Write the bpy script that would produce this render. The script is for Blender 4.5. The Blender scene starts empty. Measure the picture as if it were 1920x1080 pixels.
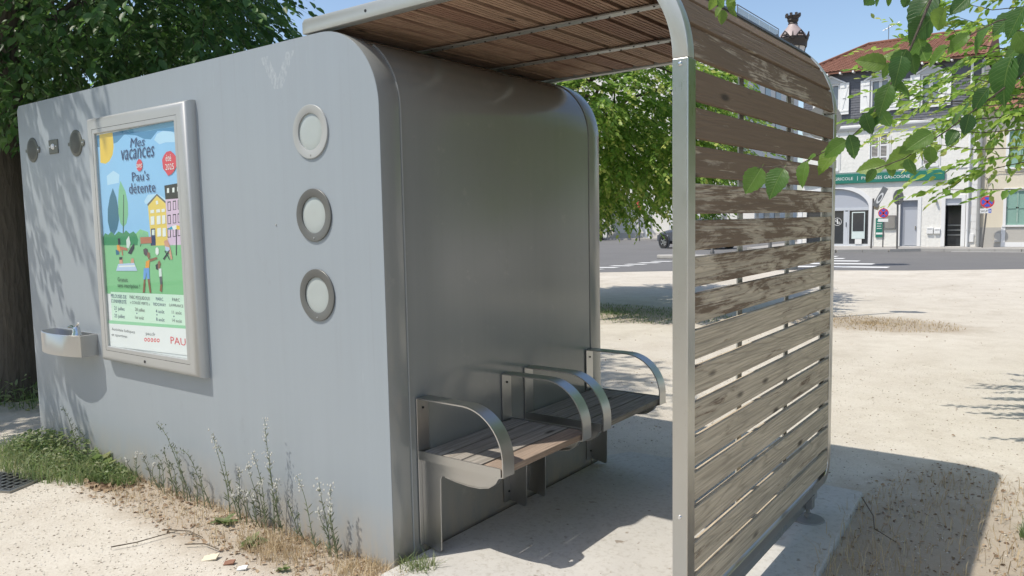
import bpy, bmesh, math, random
import numpy as np
from mathutils import Vector, Matrix

S = bpy.context.scene
COL = S.collection
R = math.radians
rng = np.random.default_rng(7)
random.seed(7)

# ------------------------------------------------------------------ camera
cam = bpy.data.objects.new('camera', bpy.data.cameras.new('camera'))
COL.objects.link(cam)
YAW, PITCH, ROLL = -0.6385, -0.0895, -0.0189
fw = Vector((math.sin(YAW)*math.cos(PITCH), math.cos(YAW)*math.cos(PITCH), math.sin(PITCH)))
r0 = Vector((math.cos(YAW), -math.sin(YAW), 0)); u0 = r0.cross(fw)
cr, sr = math.cos(ROLL), math.sin(ROLL)
rr = r0*cr + u0*sr; uu = u0*cr - r0*sr
CAM = Vector((2.3925, -2.3082, 1.55))
cam.matrix_world = Matrix(((rr.x, uu.x, -fw.x, CAM.x), (rr.y, uu.y, -fw.y, CAM.y), (rr.z, uu.z, -fw.z, CAM.z), (0, 0, 0, 1)))
cam.data.sensor_width = 36
cam.data.lens = 1432.75/1920*36
cam.data.clip_start = 0.05
cam.data.clip_end = 2000
S.camera = cam

# ------------------------------------------------------------------ sky, sun, exposure
SUN_EL, SUN_H = R(60), Vector((0.571, 0.821, 0))          # horizontal travel of the light
w = bpy.data.worlds.new('World'); S.world = w; w.use_nodes = True
nt = w.node_tree
sky = nt.nodes.new('ShaderNodeTexSky'); sky.sky_type = 'NISHITA'; sky.sun_disc = False
sky.sun_elevation = SUN_EL; sky.sun_rotation = math.atan2(-SUN_H.x, -SUN_H.y)
sky.air_density = 1.0; sky.dust_density = 1.3; sky.ozone_density = 1.3
bg = nt.nodes['Background']; bg.inputs['Strength'].default_value = 0.138
nt.links.new(sky.outputs[0], bg.inputs[0])
sun = bpy.data.objects.new('sun', bpy.data.lights.new('sun', 'SUN')); COL.objects.link(sun)
sun.data.energy = 3.35; sun.data.angle = R(0.55); sun.data.color = (1, 0.94, 0.84)
sun.rotation_euler = Vector((SUN_H.x*math.cos(SUN_EL), SUN_H.y*math.cos(SUN_EL), -math.sin(SUN_EL))).to_track_quat('-Z', 'Y').to_euler()
S.view_settings.view_transform = 'Standard'; S.view_settings.look = 'None'
S.view_settings.exposure = 0.40; S.view_settings.gamma = 1
S.view_settings.use_curve_mapping = False
S.cycles.max_bounces = 8; S.cycles.transparent_max_bounces = 12

# ------------------------------------------------------------------ mesh helpers
class MB:
    def __init__(s): s.v = []; s.f = []; s.m = []
    def add(s, vs, fs, mi=0):
        o = len(s.v); s.v += [tuple(p) for p in vs]
        s.f += [tuple(i+o for i in q) for q in fs]; s.m += [mi]*len(fs); return s
    def box(s, x0, x1, y0, y1, z0, z1, mi=0):
        x0, x1 = min(x0, x1), max(x0, x1); y0, y1 = min(y0, y1), max(y0, y1); z0, z1 = min(z0, z1), max(z0, z1)
        return s.add([(x0,y0,z0),(x1,y0,z0),(x1,y1,z0),(x0,y1,z0),(x0,y0,z1),(x1,y0,z1),(x1,y1,z1),(x0,y1,z1)],
                     [(0,3,2,1),(4,5,6,7),(0,1,5,4),(1,2,6,5),(2,3,7,6),(3,0,4,7)], mi)
    def prism(s, pts, a0, a1, axis='y', mi=0):
        """polygon pts extruded along axis; pts are (x,z) for y, (y,z) for x, (x,y) for z"""
        n = len(pts)
        f = {'y': lambda p, a: (p[0], a, p[1]), 'x': lambda p, a: (a, p[0], p[1]), 'z': lambda p, a: (p[0], p[1], a)}[axis]
        vs = [f(p, a0) for p in pts]+[f(p, a1) for p in pts]
        return s.add(vs, [tuple(range(n)), tuple(range(2*n-1, n-1, -1))]+[(i, n+i, n+(i+1) % n, (i+1) % n) for i in range(n)], mi)
    def strip(s, path, wdt, axis='y', a0=0, mi=0, th=0.005):
        """flat bar: path of (x,z) with thickness th, extruded from a0 to a0+wdt"""
        P = [Vector((p[0], p[1])) for p in path]; L = []; Rr = []
        for i, p in enumerate(P):
            d = (P[min(i+1, len(P)-1)]-P[max(i-1, 0)]).normalized(); n = Vector((-d.y, d.x))*th/2
            L.append(p+n); Rr.append(p-n)
        n = len(P)
        vs = [(q.x, a0, q.y) for q in L]+[(q.x, a0, q.y) for q in Rr]+[(q.x, a0+wdt, q.y) for q in L]+[(q.x, a0+wdt, q.y) for q in Rr]
        fs = []
        for i in range(n-1):
            fs += [(i, i+1, n+i+1, n+i), (2*n+i, 3*n+i, 3*n+i+1, 2*n+i+1), (i, 2*n+i, 2*n+i+1, i+1), (n+i, n+i+1, 3*n+i+1, 3*n+i)]
        fs += [(0, n, 3*n, 2*n), (n-1, 3*n-1, 4*n-1, 2*n-1)]
        return s.add(vs, fs, mi)
    def tube(s, pts, rad, seg=6, mi=0, cap=True):
        P = [Vector(p) for p in pts]; n = len(P)
        rad = list(rad) if hasattr(rad, '__len__') else [rad]*n
        vs = []; prev = None
        for i, p in enumerate(P):
            d = (P[min(i+1, n-1)]-P[max(i-1, 0)])
            d = d.normalized() if d.length > 1e-9 else Vector((0, 0, 1))
            a = d.orthogonal().normalized() if prev is None else (prev-d*prev.dot(d)).normalized()
            prev = a; b = d.cross(a)
            vs += [tuple(p+(a*math.cos(2*math.pi*k/seg)+b*math.sin(2*math.pi*k/seg))*rad[i]) for k in range(seg)]
        fs = [(i*seg+k, i*seg+(k+1) % seg, (i+1)*seg+(k+1) % seg, (i+1)*seg+k) for i in range(n-1) for k in range(seg)]
        if cap: fs += [tuple(range(seg-1, -1, -1)), tuple((n-1)*seg+k for k in range(seg))]
        return s.add(vs, fs, mi)
    def lathe(s, prof, c=(0, 0, 0), axis='z', seg=24, mi=0, closed=False):
        vs = []; n = len(prof)
        for (r, h) in prof:
            for k in range(seg):
                a = 2*math.pi*k/seg; x, y = r*math.cos(a), r*math.sin(a)
                vs.append({'z': (c[0]+x, c[1]+y, c[2]+h), 'y': (c[0]+x, c[1]+h, c[2]+y), 'x': (c[0]+h, c[1]+x, c[2]+y)}[axis])
        fs = [(i*seg+k, i*seg+(k+1) % seg, (i+1)*seg+(k+1) % seg, (i+1)*seg+k) for i in range(n-1) for k in range(seg)]
        if closed: fs += [((n-1)*seg+k, (n-1)*seg+(k+1) % seg, (k+1) % seg, k) for k in range(seg)]
        return s.add(vs, fs, mi)
    def build(s, name, mats, parent=None, smooth=False, bevel=0, seg=2, loc=None, normals=True):
        me = bpy.data.meshes.new(name); me.from_pydata(s.v, [], s.f)
        if bevel or normals:
            bm = bmesh.new(); bm.from_mesh(me)
            if normals: bmesh.ops.recalc_face_normals(bm, faces=bm.faces)
            if not bevel: 
                pass
            else:
                ed = [e for e in bm.edges if len(e.link_faces) == 2 and e.calc_face_angle(0) > R(35)]
                bmesh.ops.bevel(bm, geom=ed, offset=bevel, segments=seg, affect='EDGES', profile=0.5, clamp_overlap=True)
            mids = None
            bm.to_mesh(me); bm.free()
        if not isinstance(mats, (list, tuple)): mats = [mats]
        for m in mats: me.materials.append(m)
        if len(mats) > 1 and not bevel: me.polygons.foreach_set('material_index', s.m)
        if smooth:
            me.polygons.foreach_set('use_smooth', [True]*len(me.polygons))
            try: me.set_sharp_from_angle(angle=R(40))
            except Exception: pass
        me.update()
        return link(name, me, parent, loc)

def link(name, me, parent=None, loc=None):
    o = bpy.data.objects.new(name, me); COL.objects.link(o)
    if parent is not None: o.parent = parent
    if loc is not None: o.location = loc
    return o

def tag(o, label, cat, group=None, kind=None):
    o['label'] = label
    if cat: o['category'] = cat
    if group: o['group'] = group
    if kind: o['kind'] = kind
    return o

def thing(name, label, cat, loc=(0, 0, 0), group=None):
    o = bpy.data.objects.new(name, None); COL.objects.link(o); o.location = loc; o.empty_display_size = 0.1
    return tag(o, label, cat, group)

def struct(o, label=None):
    o['kind'] = 'structure'
    if label: o['label'] = label
    return o

def arc(cx, cz, r, a0, a1, n, rz=None):
    rz = r if rz is None else rz
    return [(cx+r*math.cos(R(a0+(a1-a0)*i/n)), cz+rz*math.sin(R(a0+(a1-a0)*i/n))) for i in range(n+1)]

def text_mesh(mb, body, x0, x1, z0, z1, y, mi=0, shear=0.0, flip=False):
    """flat lettering fitted into a box on a plane y = const that faces -y; z1 is the cap height line"""
    cu = bpy.data.curves.new('t', 'FONT'); cu.body = body; cu.resolution_u = 2; cu.shear = shear
    ob = bpy.data.objects.new('t', cu); COL.objects.link(ob)
    dg = bpy.context.evaluated_depsgraph_get(); me = ob.evaluated_get(dg).to_mesh()
    vs = np.array([tuple(v.co) for v in me.vertices]); fs = [tuple(p.vertices) for p in me.polygons]
    ob.evaluated_get(dg).to_mesh_clear()
    if len(vs):
        a, b = vs[:, 0].min(), vs[:, 0].max(); cap = 0.69 if any(c.isupper() or c.isdigit() or c in 'ltdf' for c in body) else 0.5
        xs = x0+(vs[:, 0]-a)/(b-a)*(x1-x0); zs = z0+vs[:, 1]/cap*(z1-z0)
        mb.add([(px, y, pz) for px, pz in zip(xs, zs)], fs, mi)
    bpy.data.objects.remove(ob); bpy.data.curves.remove(cu)

# ------------------------------------------------------------------ material helpers
class NM:
    def __init__(s, name):
        s.mat = bpy.data.materials.new(name); s.mat.use_nodes = True
        s.nt = s.mat.node_tree; s.b = s.nt.nodes['Principled BSDF']; s.out = s.nt.nodes['Material Output']
    def n(s, t, **kw):
        x = s.nt.nodes.new(t)
        for k, v in kw.items(): setattr(x, k, v)
        return x
    def put(s, sock, val):
        if hasattr(val, 'is_output'): s.nt.links.new(val, sock)
        elif val is not None: sock.default_value = val
    def coord(s, which='Object'): return s.n('ShaderNodeTexCoord').outputs[which]
    def pos(s): return s.n('ShaderNodeNewGeometry').outputs['Position']
    def mapping(s, vec, scale=(1, 1, 1), loc=(0, 0, 0), rot=(0, 0, 0)):
        m = s.n('ShaderNodeMapping'); s.put(m.inputs['Vector'], vec); m.inputs['Scale'].default_value = scale
        s.put(m.inputs['Location'], loc); m.inputs['Rotation'].default_value = rot; return m.outputs[0]
    def noise(s, vec, scale=5, detail=4, rough=.55, dist=0):
        m = s.n('ShaderNodeTexNoise'); s.put(m.inputs['Vector'], vec); m.inputs['Scale'].default_value = scale
        m.inputs['Detail'].default_value = detail; m.inputs['Roughness'].default_value = rough; m.inputs['Distortion'].default_value = dist
        return m.outputs['Fac']
    def voro(s, vec, scale=5, out='Distance', feature='F1'):
        m = s.n('ShaderNodeTexVoronoi', feature=feature); s.put(m.inputs['Vector'], vec); m.inputs['Scale'].default_value = scale; return m.outputs[out]
    def ramp(s, fac, stops, interp='LINEAR'):
        m = s.n('ShaderNodeValToRGB'); s.put(m.inputs[0], fac); e = m.color_ramp.elements; m.color_ramp.interpolation = interp
        while len(e) < len(stops): e.new(.5)
        for q, (p, c) in zip(e, stops):
            q.position = p; q.color = (c, c, c, 1) if isinstance(c, (int, float)) else (*c, 1)
        return m.outputs['Color']
    def mix(s, fac, a, b, mode='MIX'):
        m = s.n('ShaderNodeMix', data_type='RGBA', blend_type=mode); s.put(m.inputs[0], fac)
        s.put(m.inputs[6], (*a, 1) if isinstance(a, tuple) else a); s.put(m.inputs[7], (*b, 1) if isinstance(b, tuple) else b); return m.outputs[2]
    def math(s, op, a, b=None, c=None, clamp=False):
        m = s.n('ShaderNodeMath', operation=op); m.use_clamp = clamp; s.put(m.inputs[0], a)
        if b is not None: s.put(m.inputs[1], b)
        if c is not None: s.put(m.inputs[2], c)
        return m.outputs[0]
    def bump(s, h, strength=.3, dist=.01, nrm=None):
        m = s.n('ShaderNodeBump'); s.put(m.inputs['Height'], h); m.inputs['Strength'].default_value = strength; m.inputs['Distance'].default_value = dist
        if nrm is not None: s.put(m.inputs['Normal'], nrm)
        s.nt.links.new(m.outputs[0], s.b.inputs['Normal']); return m.outputs[0]
    def set(s, color=None, rough=None, metal=None, spec=None, **kw):
        if color is not None: s.put(s.b.inputs['Base Color'], (*color, 1) if isinstance(color, tuple) else color)
        if rough is not None: s.put(s.b.inputs['Roughness'], rough)
        if metal is not None: s.put(s.b.inputs['Metallic'], metal)
        if spec is not None: s.b.inputs['Specular IOR Level'].default_value = spec
        for k, v in kw.items(): s.put(s.b.inputs[k], v)
        return s
    def sep(s, vec):
        m = s.n('ShaderNodeSeparateXYZ'); s.put(m.inputs[0], vec); return m.outputs

def plain(name, color, rough=.6, metal=0, var=.12, scale=6, spec=.5, bump=0):
    m = NM(name); f = m.noise(m.coord(), scale, 5, .6)
    c = tuple(color)
    m.set(m.mix(f, tuple(min(1, x*(1-var)) for x in c), tuple(min(1, x*(1+var)) for x in c)), rough, metal, spec)
    if bump: m.bump(m.noise(m.coord(), scale*12, 4), bump, .004)
    return m.mat
# ------------------------------------------------------------------ materials
def m_gravel():
    m = NM('gravel_ground'); p = m.pos()
    big = m.noise(p, .35, 5, .6); mid = m.noise(p, 2.2, 6, .65); fine = m.noise(p, 60, 6, .75); st = m.voro(p, 130, 'Color')
    g = m.n('ShaderNodeRGBToBW'); m.put(g.inputs[0], st)
    c = m.mix(m.ramp(big, [(.35, 0), (.65, 1)]), (.48, .435, .37), (.57, .525, .45))
    c = m.mix(m.ramp(mid, [(.42, 0), (.72, .7)]), c, (.40, .345, .275))
    c = m.mix(m.ramp(m.noise(p, 7, 5, .7), [(.50, 0), (.75, .55)]), c, (.38, .335, .275))
    c = m.mix(m.ramp(fine, [(.25, .45), (.5, 0)]), c, (.33, .29, .235))
    c = m.mix(m.math('MULTIPLY', g.outputs[0], .55), c, (.66, .62, .55))
    sp = m.voro(p, 55); dk = m.ramp(m.noise(p, 26, 3, .6), [(.70, 0), (.76, .5)])
    c = m.mix(dk, c, (.27, .22, .16))
    px, py, pz = m.sep(p); wob = m.math('MULTIPLY', m.math('SUBTRACT', m.noise(p, 2.4, 5, .7), .5), 1.1)
    def blob(cx, cy, rx, ry):
        d = m.math('SQRT', m.math('ADD', m.math('POWER', m.math('DIVIDE', m.math('SUBTRACT', px, cx), rx), 2), m.math('POWER', m.math('DIVIDE', m.math('SUBTRACT', py, cy), ry), 2)))
        return m.ramp(m.math('ADD', d, wob), [(.55, .85), (1.0, 0)])
    soil = m.math('MAXIMUM', blob(1.95, 1.4, .75, 1.7), m.math('MAXIMUM', blob(-1.1, -.05, 1.9, .42), m.math('MAXIMUM', blob(-3.6, 8.6, 2.4, 1.3), blob(.1, 9.2, 1.5, 1.0))))
    c = m.mix(m.math('MULTIPLY', soil, .8), c, m.mix(mid, (.25, .20, .145), (.36, .29, .215)))
    wear = m.ramp(m.noise(m.mapping(p, (1, .55, 1), rot=(0, 0, .5)), 1.1, 6, .72), [(.52, 0), (.70, .45)]); c = m.mix(wear, c, (.36, .315, .25))
    m.set(c, .95, spec=.2)
    h = m.math('ADD', m.math('MULTIPLY', fine, .6), m.math('MULTIPLY', m.voro(p, 240), .35))
    h = m.math('ADD', h, m.math('MULTIPLY', mid, 1.4))
    m.bump(h, .5, .008); return m.mat
def m_asphalt():
    m = NM('asphalt'); p = m.pos(); a = m.noise(p, .5, 5, .6); b = m.noise(p, 90, 3, .7)
    c = m.mix(a, (.14, .138, .138), (.20, .196, .192)); c = m.mix(m.ramp(b, [(.35, .4), (.6, 0)]), c, (.08, .08, .08))
    m.set(c, .9, spec=.3); m.bump(b, .3, .01); return m.mat
def m_concrete():
    m = NM('concrete'); p = m.pos(); a = m.noise(p, 1.6, 6, .65); b = m.noise(p, 40, 5, .7); s = m.noise(p, 14, 2, .5)
    c = m.mix(m.ramp(a, [(.3, 0), (.7, 1)]), (.45, .435, .405), (.545, .53, .495))
    c = m.mix(m.ramp(b, [(.3, .5), (.5, 0)]), c, (.28, .25, .21))
    c = m.mix(m.ramp(s, [(.68, 0), (.74, .8)]), c, (.22, .18, .14))
    m.set(c, .92, spec=.25); m.bump(m.math('ADD', b, m.math('MULTIPLY', a, .5)), .35, .006); return m.mat
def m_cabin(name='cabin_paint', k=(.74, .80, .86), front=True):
    m = NM(name); o = m.coord(); x, y, z = m.sep(o)
    st = m.noise(m.mapping(o, (9, 9, .35)), 2.2, 5, .6); big = m.noise(o, .9, 4, .6); sp = m.noise(o, 38, 3, .7)
    c = m.mix(m.ramp(st, [(.3, 0), (.75, 1)]), tuple(a*b for a, b in zip(k, (.372, .388, .396))), tuple(a*b for a, b in zip(k, (.392, .408, .417))))
    c = m.mix(m.math('MULTIPLY', big, .5), c, tuple(a*b for a, b in zip(k, (.37, .38, .378))))
    c = m.mix(m.ramp(sp, [(.80, 0), (.84, .25)]), c, tuple(a*b for a, b in zip(k, (.55, .56, .55))))
    # limescale trickle in the shape of a V under the roof edge
    u = m.math('ABSOLUTE', m.math('ADD', x, .67)); v = m.math('SUBTRACT', z, 2.185)
    d = m.math('ABSOLUTE', m.math('SUBTRACT', u, m.math('MULTIPLY', v, .62)))
    band = m.math('MULTIPLY', m.math('LESS_THAN', d, .03), m.math('MULTIPLY', m.math('GREATER_THAN', v, 0), m.math('LESS_THAN', v, .16)))
    band = m.math('MULTIPLY', band, m.math('LESS_THAN', y, .05))
    nz = m.ramp(m.noise(m.mapping(o, (22, 1, 9)), 3, 5, .7), [(.46, 0), (.70, .45)])
    c = m.mix(m.math('MULTIPLY', band, nz), c, (.62, .64, .64)) if front else m.mix(m.ramp(m.noise(m.mapping(o, (1, 3, 3)), 2.2, 7, .75), [(.60, 0), (.70, .30)]), c, tuple(a*b for a, b in zip(k, (.6, .6, .56))))
    if front:
        u2 = m.math('ABSOLUTE', m.math('ADD', x, .735)); sk = m.math('MULTIPLY', m.ramp(u2, [(.004, .55), (.02, 0)]), m.math('MULTIPLY', m.ramp(z, [(1.05, 0), (1.5, 1)]), m.math('LESS_THAN', z, 1.60)))
        c = m.mix(m.math('MULTIPLY', sk, m.noise(m.mapping(o, (40, 1, 4)), 2, 4, .7)), c, (.16, .155, .14))
        rn = m.ramp(m.noise(m.mapping(o, (26, 1, .5)), 1.2, 4, .65), [(.58, 0), (.8, .30)]); c = m.mix(m.math('MULTIPLY', rn, m.ramp(z, [(.8, .2), (2.3, 1)])), c, (.22, .23, .225))
    scr = m.ramp(m.noise(m.mapping(o, (60, 60, 3), rot=(0, .35, 0)), 1.3, 3, .6), [(.735, 0), (.75, .5)]); c = m.mix(scr, c, tuple(a*b for a, b in zip(k, (.5, .51, .51))))
    smg = m.ramp(m.noise(m.mapping(o, (3, 3, 2)), 1.7, 7, .75), [(.60, 0), (.74, .28)]); c = m.mix(smg, c, tuple(a*b for a, b in zip(k, (.27, .275, .26))))
    # dust splashed up from the ground
    low = m.math('MULTIPLY', m.ramp(z, [(0, 1), (.07, .7), (.30, 0)]), m.ramp(m.noise(m.mapping(o, (6, 6, 2)), 2, 5, .7), [(.3, .1), (.65, 1)])); c = m.mix(low, c, (.40, .345, .27))
    m.set(c, m.ramp(m.noise(o, 3, 4, .6), [(.3, .30), (.7, .42)]), spec=.5) if front else m.set(c, m.ramp(m.noise(o, 3, 4, .6), [(.3, .15), (.7, .24)]), spec=.8, **{'Coat Weight': .3, 'Coat Roughness': .13})
    m.bump(m.math('ADD', m.noise(o, 2.2, 2, .5), m.math('MULTIPLY', m.noise(o, 160, 2, .5), .03)), .06, .03); return m.mat
def m_steel(name='brushed_steel', base=(.56, .555, .545), rough=.32, sc=(2, 60, 60)):
    m = NM(name); o = m.coord(); a = m.noise(m.mapping(o, sc), 6, 4, .6); b = m.noise(o, 5, 5, .6)
    m.set(m.mix(b, tuple(x*.86 for x in base), base), m.ramp(m.math('ADD', m.math('MULTIPLY', a, .5), m.math('MULTIPLY', b, .5)), [(.25, rough*.75), (.75, rough*1.35)]), 1.0)
    m.bump(a, .05, .002); return m.mat
def m_wood(name, grey, stain, cover=.5, grain=1.0, dark=(.05, .04, .03), rough=.85, axis='y'):
    """weathered plank: bare grey wood, peeling stain (object colour red channel shifts how much is left), grain along one axis"""
    m = NM(name); oi = m.n('ShaderNodeObjectInfo'); sc = m.n('ShaderNodeVectorMath', operation='SCALE')
    cb = m.n('ShaderNodeCombineXYZ')
    for i, k in enumerate((37.0, 91.0, 53.0)): m.put(cb.inputs[i], m.math('MULTIPLY', oi.outputs['Random'], k))
    ad = m.n('ShaderNodeVectorMath', operation='ADD'); m.put(ad.inputs[0], m.coord()); m.put(ad.inputs[1], cb.outputs[0]); o = ad.outputs[0]
    yx = (lambda l, s_: (s_, l, s_)) if axis == 'y' else (lambda l, s_: (l, s_, s_))
    warp = m.noise(m.mapping(o, yx(.55, 8.5)), 1.0, 2, .45, .25)
    wv = m.n('ShaderNodeTexNoise'); m.put(wv.inputs['Vector'], m.mapping(o, yx(1.6, 75))); wv.inputs['Scale'].default_value = 1.6; wv.inputs['Detail'].default_value = 4; wv.inputs['Roughness'].default_value = .6
    ring = m.math('FRACT', m.math('MULTIPLY', m.math('ADD', warp, m.math('MULTIPLY', wv.outputs['Fac'], .035)), 15))
    line = m.ramp(ring, [(0, 1), (.22, 0), (.86, 0), (1, 1)])
    fine = m.ramp(wv.outputs['Fac'], [(.38, 0), (.64, 1)])
    bare = m.mix(fine, tuple(k*.72 for k in grey), tuple(k*1.12 for k in grey))
    bare = m.mix(m.math('MULTIPLY', line, .42*grain), bare, tuple(k*.42 for k in grey))
    blot = m.math('ADD', m.math('MULTIPLY', m.noise(m.mapping(o, yx(.8, 5.0)), 2.2, 7, .72, .5), .86), m.math('MULTIPLY', ring, .10))
    sepc = m.n('ShaderNodeSeparateColor'); m.put(sepc.inputs[0], oi.outputs['Color'])
    fac = m.math('ADD', m.math('ADD', blot, m.math('MULTIPLY', m.math('SUBTRACT', sepc.outputs[0], .5), .55)), m.math('MULTIPLY', fine, .10))
    msk = m.ramp(fac, [(1-cover-.02, 0), (1-cover+.07, 1)])
    c = m.mix(msk, bare, m.mix(m.math('MULTIPLY', fine, .5), tuple(k*.85 for k in stain), tuple(k*1.15 for k in stain)))
    kn = m.voro(m.mapping(o, (5, 1.6, 5) if axis == 'y' else (1.6, 5, 5)), 1.5)
    c = m.mix(m.ramp(kn, [(.05, .9), (.13, 0)]), c, dark)
    m.set(c, rough, spec=.25)
    m.bump(m.math('ADD', m.math('MULTIPLY', fine, .5), m.math('ADD', m.math('MULTIPLY', line, -.6), m.math('MULTIPLY', msk, .5))), .45, .003); return m.mat
def m_leaf(name, cols, trans=.38, rough=.45):
    m = NM(name); a = m.n('ShaderNodeAttribute', attribute_name='leafvar').outputs['Fac']
    c = m.ramp(a, [(i/(len(cols)-1), k) for i, k in enumerate(cols)])
    m.set(c, rough, spec=.45)
    t = m.n('ShaderNodeBsdfTranslucent'); hs = m.n('ShaderNodeHueSaturation'); hs.inputs['Value'].default_value = 1.9; hs.inputs['Saturation'].default_value = 1.05; hs.inputs['Hue'].default_value = .495
    m.put(hs.inputs['Color'], c); m.put(t.inputs['Color'], hs.outputs[0])
    x = m.n('ShaderNodeMixShader'); x.inputs[0].default_value = trans
    m.nt.links.new(m.b.outputs[0], x.inputs[1]); m.nt.links.new(t.outputs[0], x.inputs[2]); m.nt.links.new(x.outputs[0], m.out.inputs[0]); return m.mat
def m_bark():
    m = NM('bark'); o = m.coord(); v = m.mapping(o, (7, 7, 1.4)); r_ = m.noise(v, 3, 6, .7, .6); vo = m.voro(v, 3.4)
    m.set(m.mix(r_, (.055, .045, .035), (.15, .13, .105)), .95, spec=.15); m.bump(m.math('ADD', r_, vo), .9, .03); return m.mat
def m_glass(name, tint=(.9, .95, .93), refl=1.0, op=0.0):
    m = NM(name); tr = m.n('ShaderNodeBsdfTransparent'); tr.inputs[0].default_value = (*tint, 1); gl = m.n('ShaderNodeBsdfGlossy'); gl.inputs['Roughness'].default_value = .03
    lw = m.n('ShaderNodeLayerWeight'); lw.inputs['Blend'].default_value = .5; x = m.n('ShaderNodeMixShader')
    f = m.math('ADD', .04, m.math('MULTIPLY', m.math('POWER', lw.outputs['Facing'], 5), .96))
    m.put(x.inputs[0], m.math('MULTIPLY', f, refl, clamp=True)); m.nt.links.new(tr.outputs[0], x.inputs[1]); m.nt.links.new(gl.outputs[0], x.inputs[2]); m.nt.links.new(x.outputs[0], m.out.inputs[0]); return m.mat
def m_render(name, a, b, bump=.5, sc=14):
    m = NM(name); o = m.pos(); f = m.noise(o, .7, 5, .6); s = m.noise(o, sc, 4, .65)
    st = m.noise(m.mapping(o, (3, 3, .3)), 1.5, 4, .6)
    c = m.mix(f, a, b); c = m.mix(m.ramp(st, [(.55, 0), (.8, .35)]), c, tuple(k*.72 for k in a))
    m.set(c, .92, spec=.2); m.bump(s, bump, .03); return m.mat

GRAVEL = m_gravel(); ASPHALT = m_asphalt(); CONC = m_concrete(); CABIN = m_cabin(); CABIN_SHADED = m_cabin('cabin_paint_shaded', (.70, .695, .65), False)  # second cabin material: same paint, the inner side's shade put into its colour
STEEL = m_steel(); STEEL_V = m_steel('brushed_steel_upright', (.55, .545, .52), .30, (60, 60, 2)); STEEL_D = m_steel('dull_grey_steel', (.32, .32, .31), .42)
PAVE = plain('pavement_tarmac', (.33, .315, .295), .95, scale=2, bump=.3); KERB = plain('kerb_stone', (.36, .345, .32), .9, scale=3, bump=.3)
MARK = plain('road_paint', (.74, .74, .72), .8, scale=5)
SLATW = m_wood('weathered_slat_wood', (.53, .445, .33), (.185, .132, .09), .50)
CEILW = m_wood('ceiling_wood', (.44, .295, .205), (.31, .185, .13), .55, .7, rough=.65)
SEATW = m_wood('seat_wood', (.34, .31, .27), (.26, .215, .175), .40, .8)
SEATR = m_wood('seat_wood_reddish', (.33, .255, .20), (.30, .20, .145), .5, .5)
FRAME = plain('case_frame_grey', (.43, .435, .425), .38, .35, .06)
SHEET = plain('dark_roof_sheet', (.028, .029, .028), .55)
OLIVE = plain('olive_grey_paint', (.115, .12, .10), .45, 0, .1)
RINGL = plain('pale_ring_paint', (.345, .355, .345), .35, 0, .06); RINGD = plain('dark_ring_metal', (.11, .112, .105), .42, .0, .1)
FROST = plain('frosted_glass', (.36, .395, .385), .22, 0, .08, spec=.6)
BLACK = plain('black_plastic', (.015, .015, .015), .5)
WHITE = plain('white_paint', (.76, .76, .74), .5, 0, .05)
CHROME = m_steel('chrome', (.75, .75, .75), .12)
BARK = m_bark(); GLASS = m_glass('clear_glass', refl=.9); 
LEAF_DARK = m_leaf('foliage_deep_green', [(.036, .085, .028), (.055, .12, .035), (.08, .16, .042), (.14, .21, .065)], .38)
LEAF_MID = m_leaf('foliage_fresh_green', [(.09, .18, .035), (.15, .26, .05), (.22, .33, .07), (.40, .43, .13)], .46)
LEAF_YEL = m_leaf('foliage_yellow_green', [(.09, .18, .035), (.16, .27, .055), (.24, .34, .075), (.38, .40, .13)], .46)
WEEDG = m_leaf('weed_green', [(.09, .14, .05), (.14, .20, .075), (.20, .25, .11), (.27, .28, .15)], .38)
WEEDS = m_leaf('weed_grey_green', [(.13, .155, .10), (.17, .19, .125), (.21, .22, .15), (.25, .25, .18)], .2, .7)
DRY = m_leaf('dry_straw', [(.30, .225, .135), (.40, .31, .19), (.49, .40, .26), (.57, .50, .35)], .25, .8)
DEAD = m_leaf('dead_leaf_brown', [(.13, .085, .055), (.22, .145, .09), (.32, .225, .145), (.42, .32, .21)], .15, .8)
FLUFF = plain('seed_fluff', (.56, .55, .49), .95)

# ------------------------------------------------------------------ setting
def sheet(name, pts, z, mat, th=0.0):
    mb = MB()
    if th: mb.prism(pts, z, z-th, 'z')
    else: mb.add([(x, y, z) for x, y in pts], [tuple(range(len(pts)))])
    return mb.build(name, mat)
g = MB(); g.add([(-400, -300, 0), (400, -300, 0), (400, 500, 0), (-400, 500, 0)], [(0, 1, 2, 3)])
struct(g.build('ground', GRAVEL), 'pale gravel ground of the square')
near = [(-12.6, -60), (-12.5, 2.9), (-11.4, 10.5), (-9.7, 15.2), (-8.4, 16.7), (-7, 17.75), (-5, 18.9), (-2.9, 19.65), (-1.2, 20.2), (1.2, 21.7), (10, 26), (60, 50)]
struct(sheet('road', near+[(60, 120), (-120, 120), (-120, -60)], .004, ASPHALT), 'grey asphalt road around the square')
pv = struct(sheet('pavement', [(60, 44), (12, 35), (2.5, 31.9), (.7, 31.6), (-2.6, 31.3), (-3.6, 30.4), (-5.3, 29.6), (-8.2, 29.8), (-9.4, 31.5), (-9.6, 60), (60, 60)], .11, PAVE, .11), 'tarmac pavement in front of the bank')
kb = MB(); ke = [(12, 35), (2.5, 31.9), (.7, 31.6), (-2.6, 31.3), (-3.6, 30.4), (-5.3, 29.6), (-8.2, 29.8), (-9.4, 31.5)]
for i in range(len(ke)-1):
    a, b = Vector(ke[i]), Vector(ke[i+1]); n = int((b-a).length/1.0)+1
    for k in range(n):
        p, q = a.lerp(b, k/n), a.lerp(b, (k+.985)/n); d = (q-p).normalized(); o = Vector((d.y, -d.x)) * .14
        if o.y > 0: o = -o
        kb.prism([tuple(p), tuple(q), tuple(q+o), tuple(p+o)], 0, .118+.004*random.random(), 'z')
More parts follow.
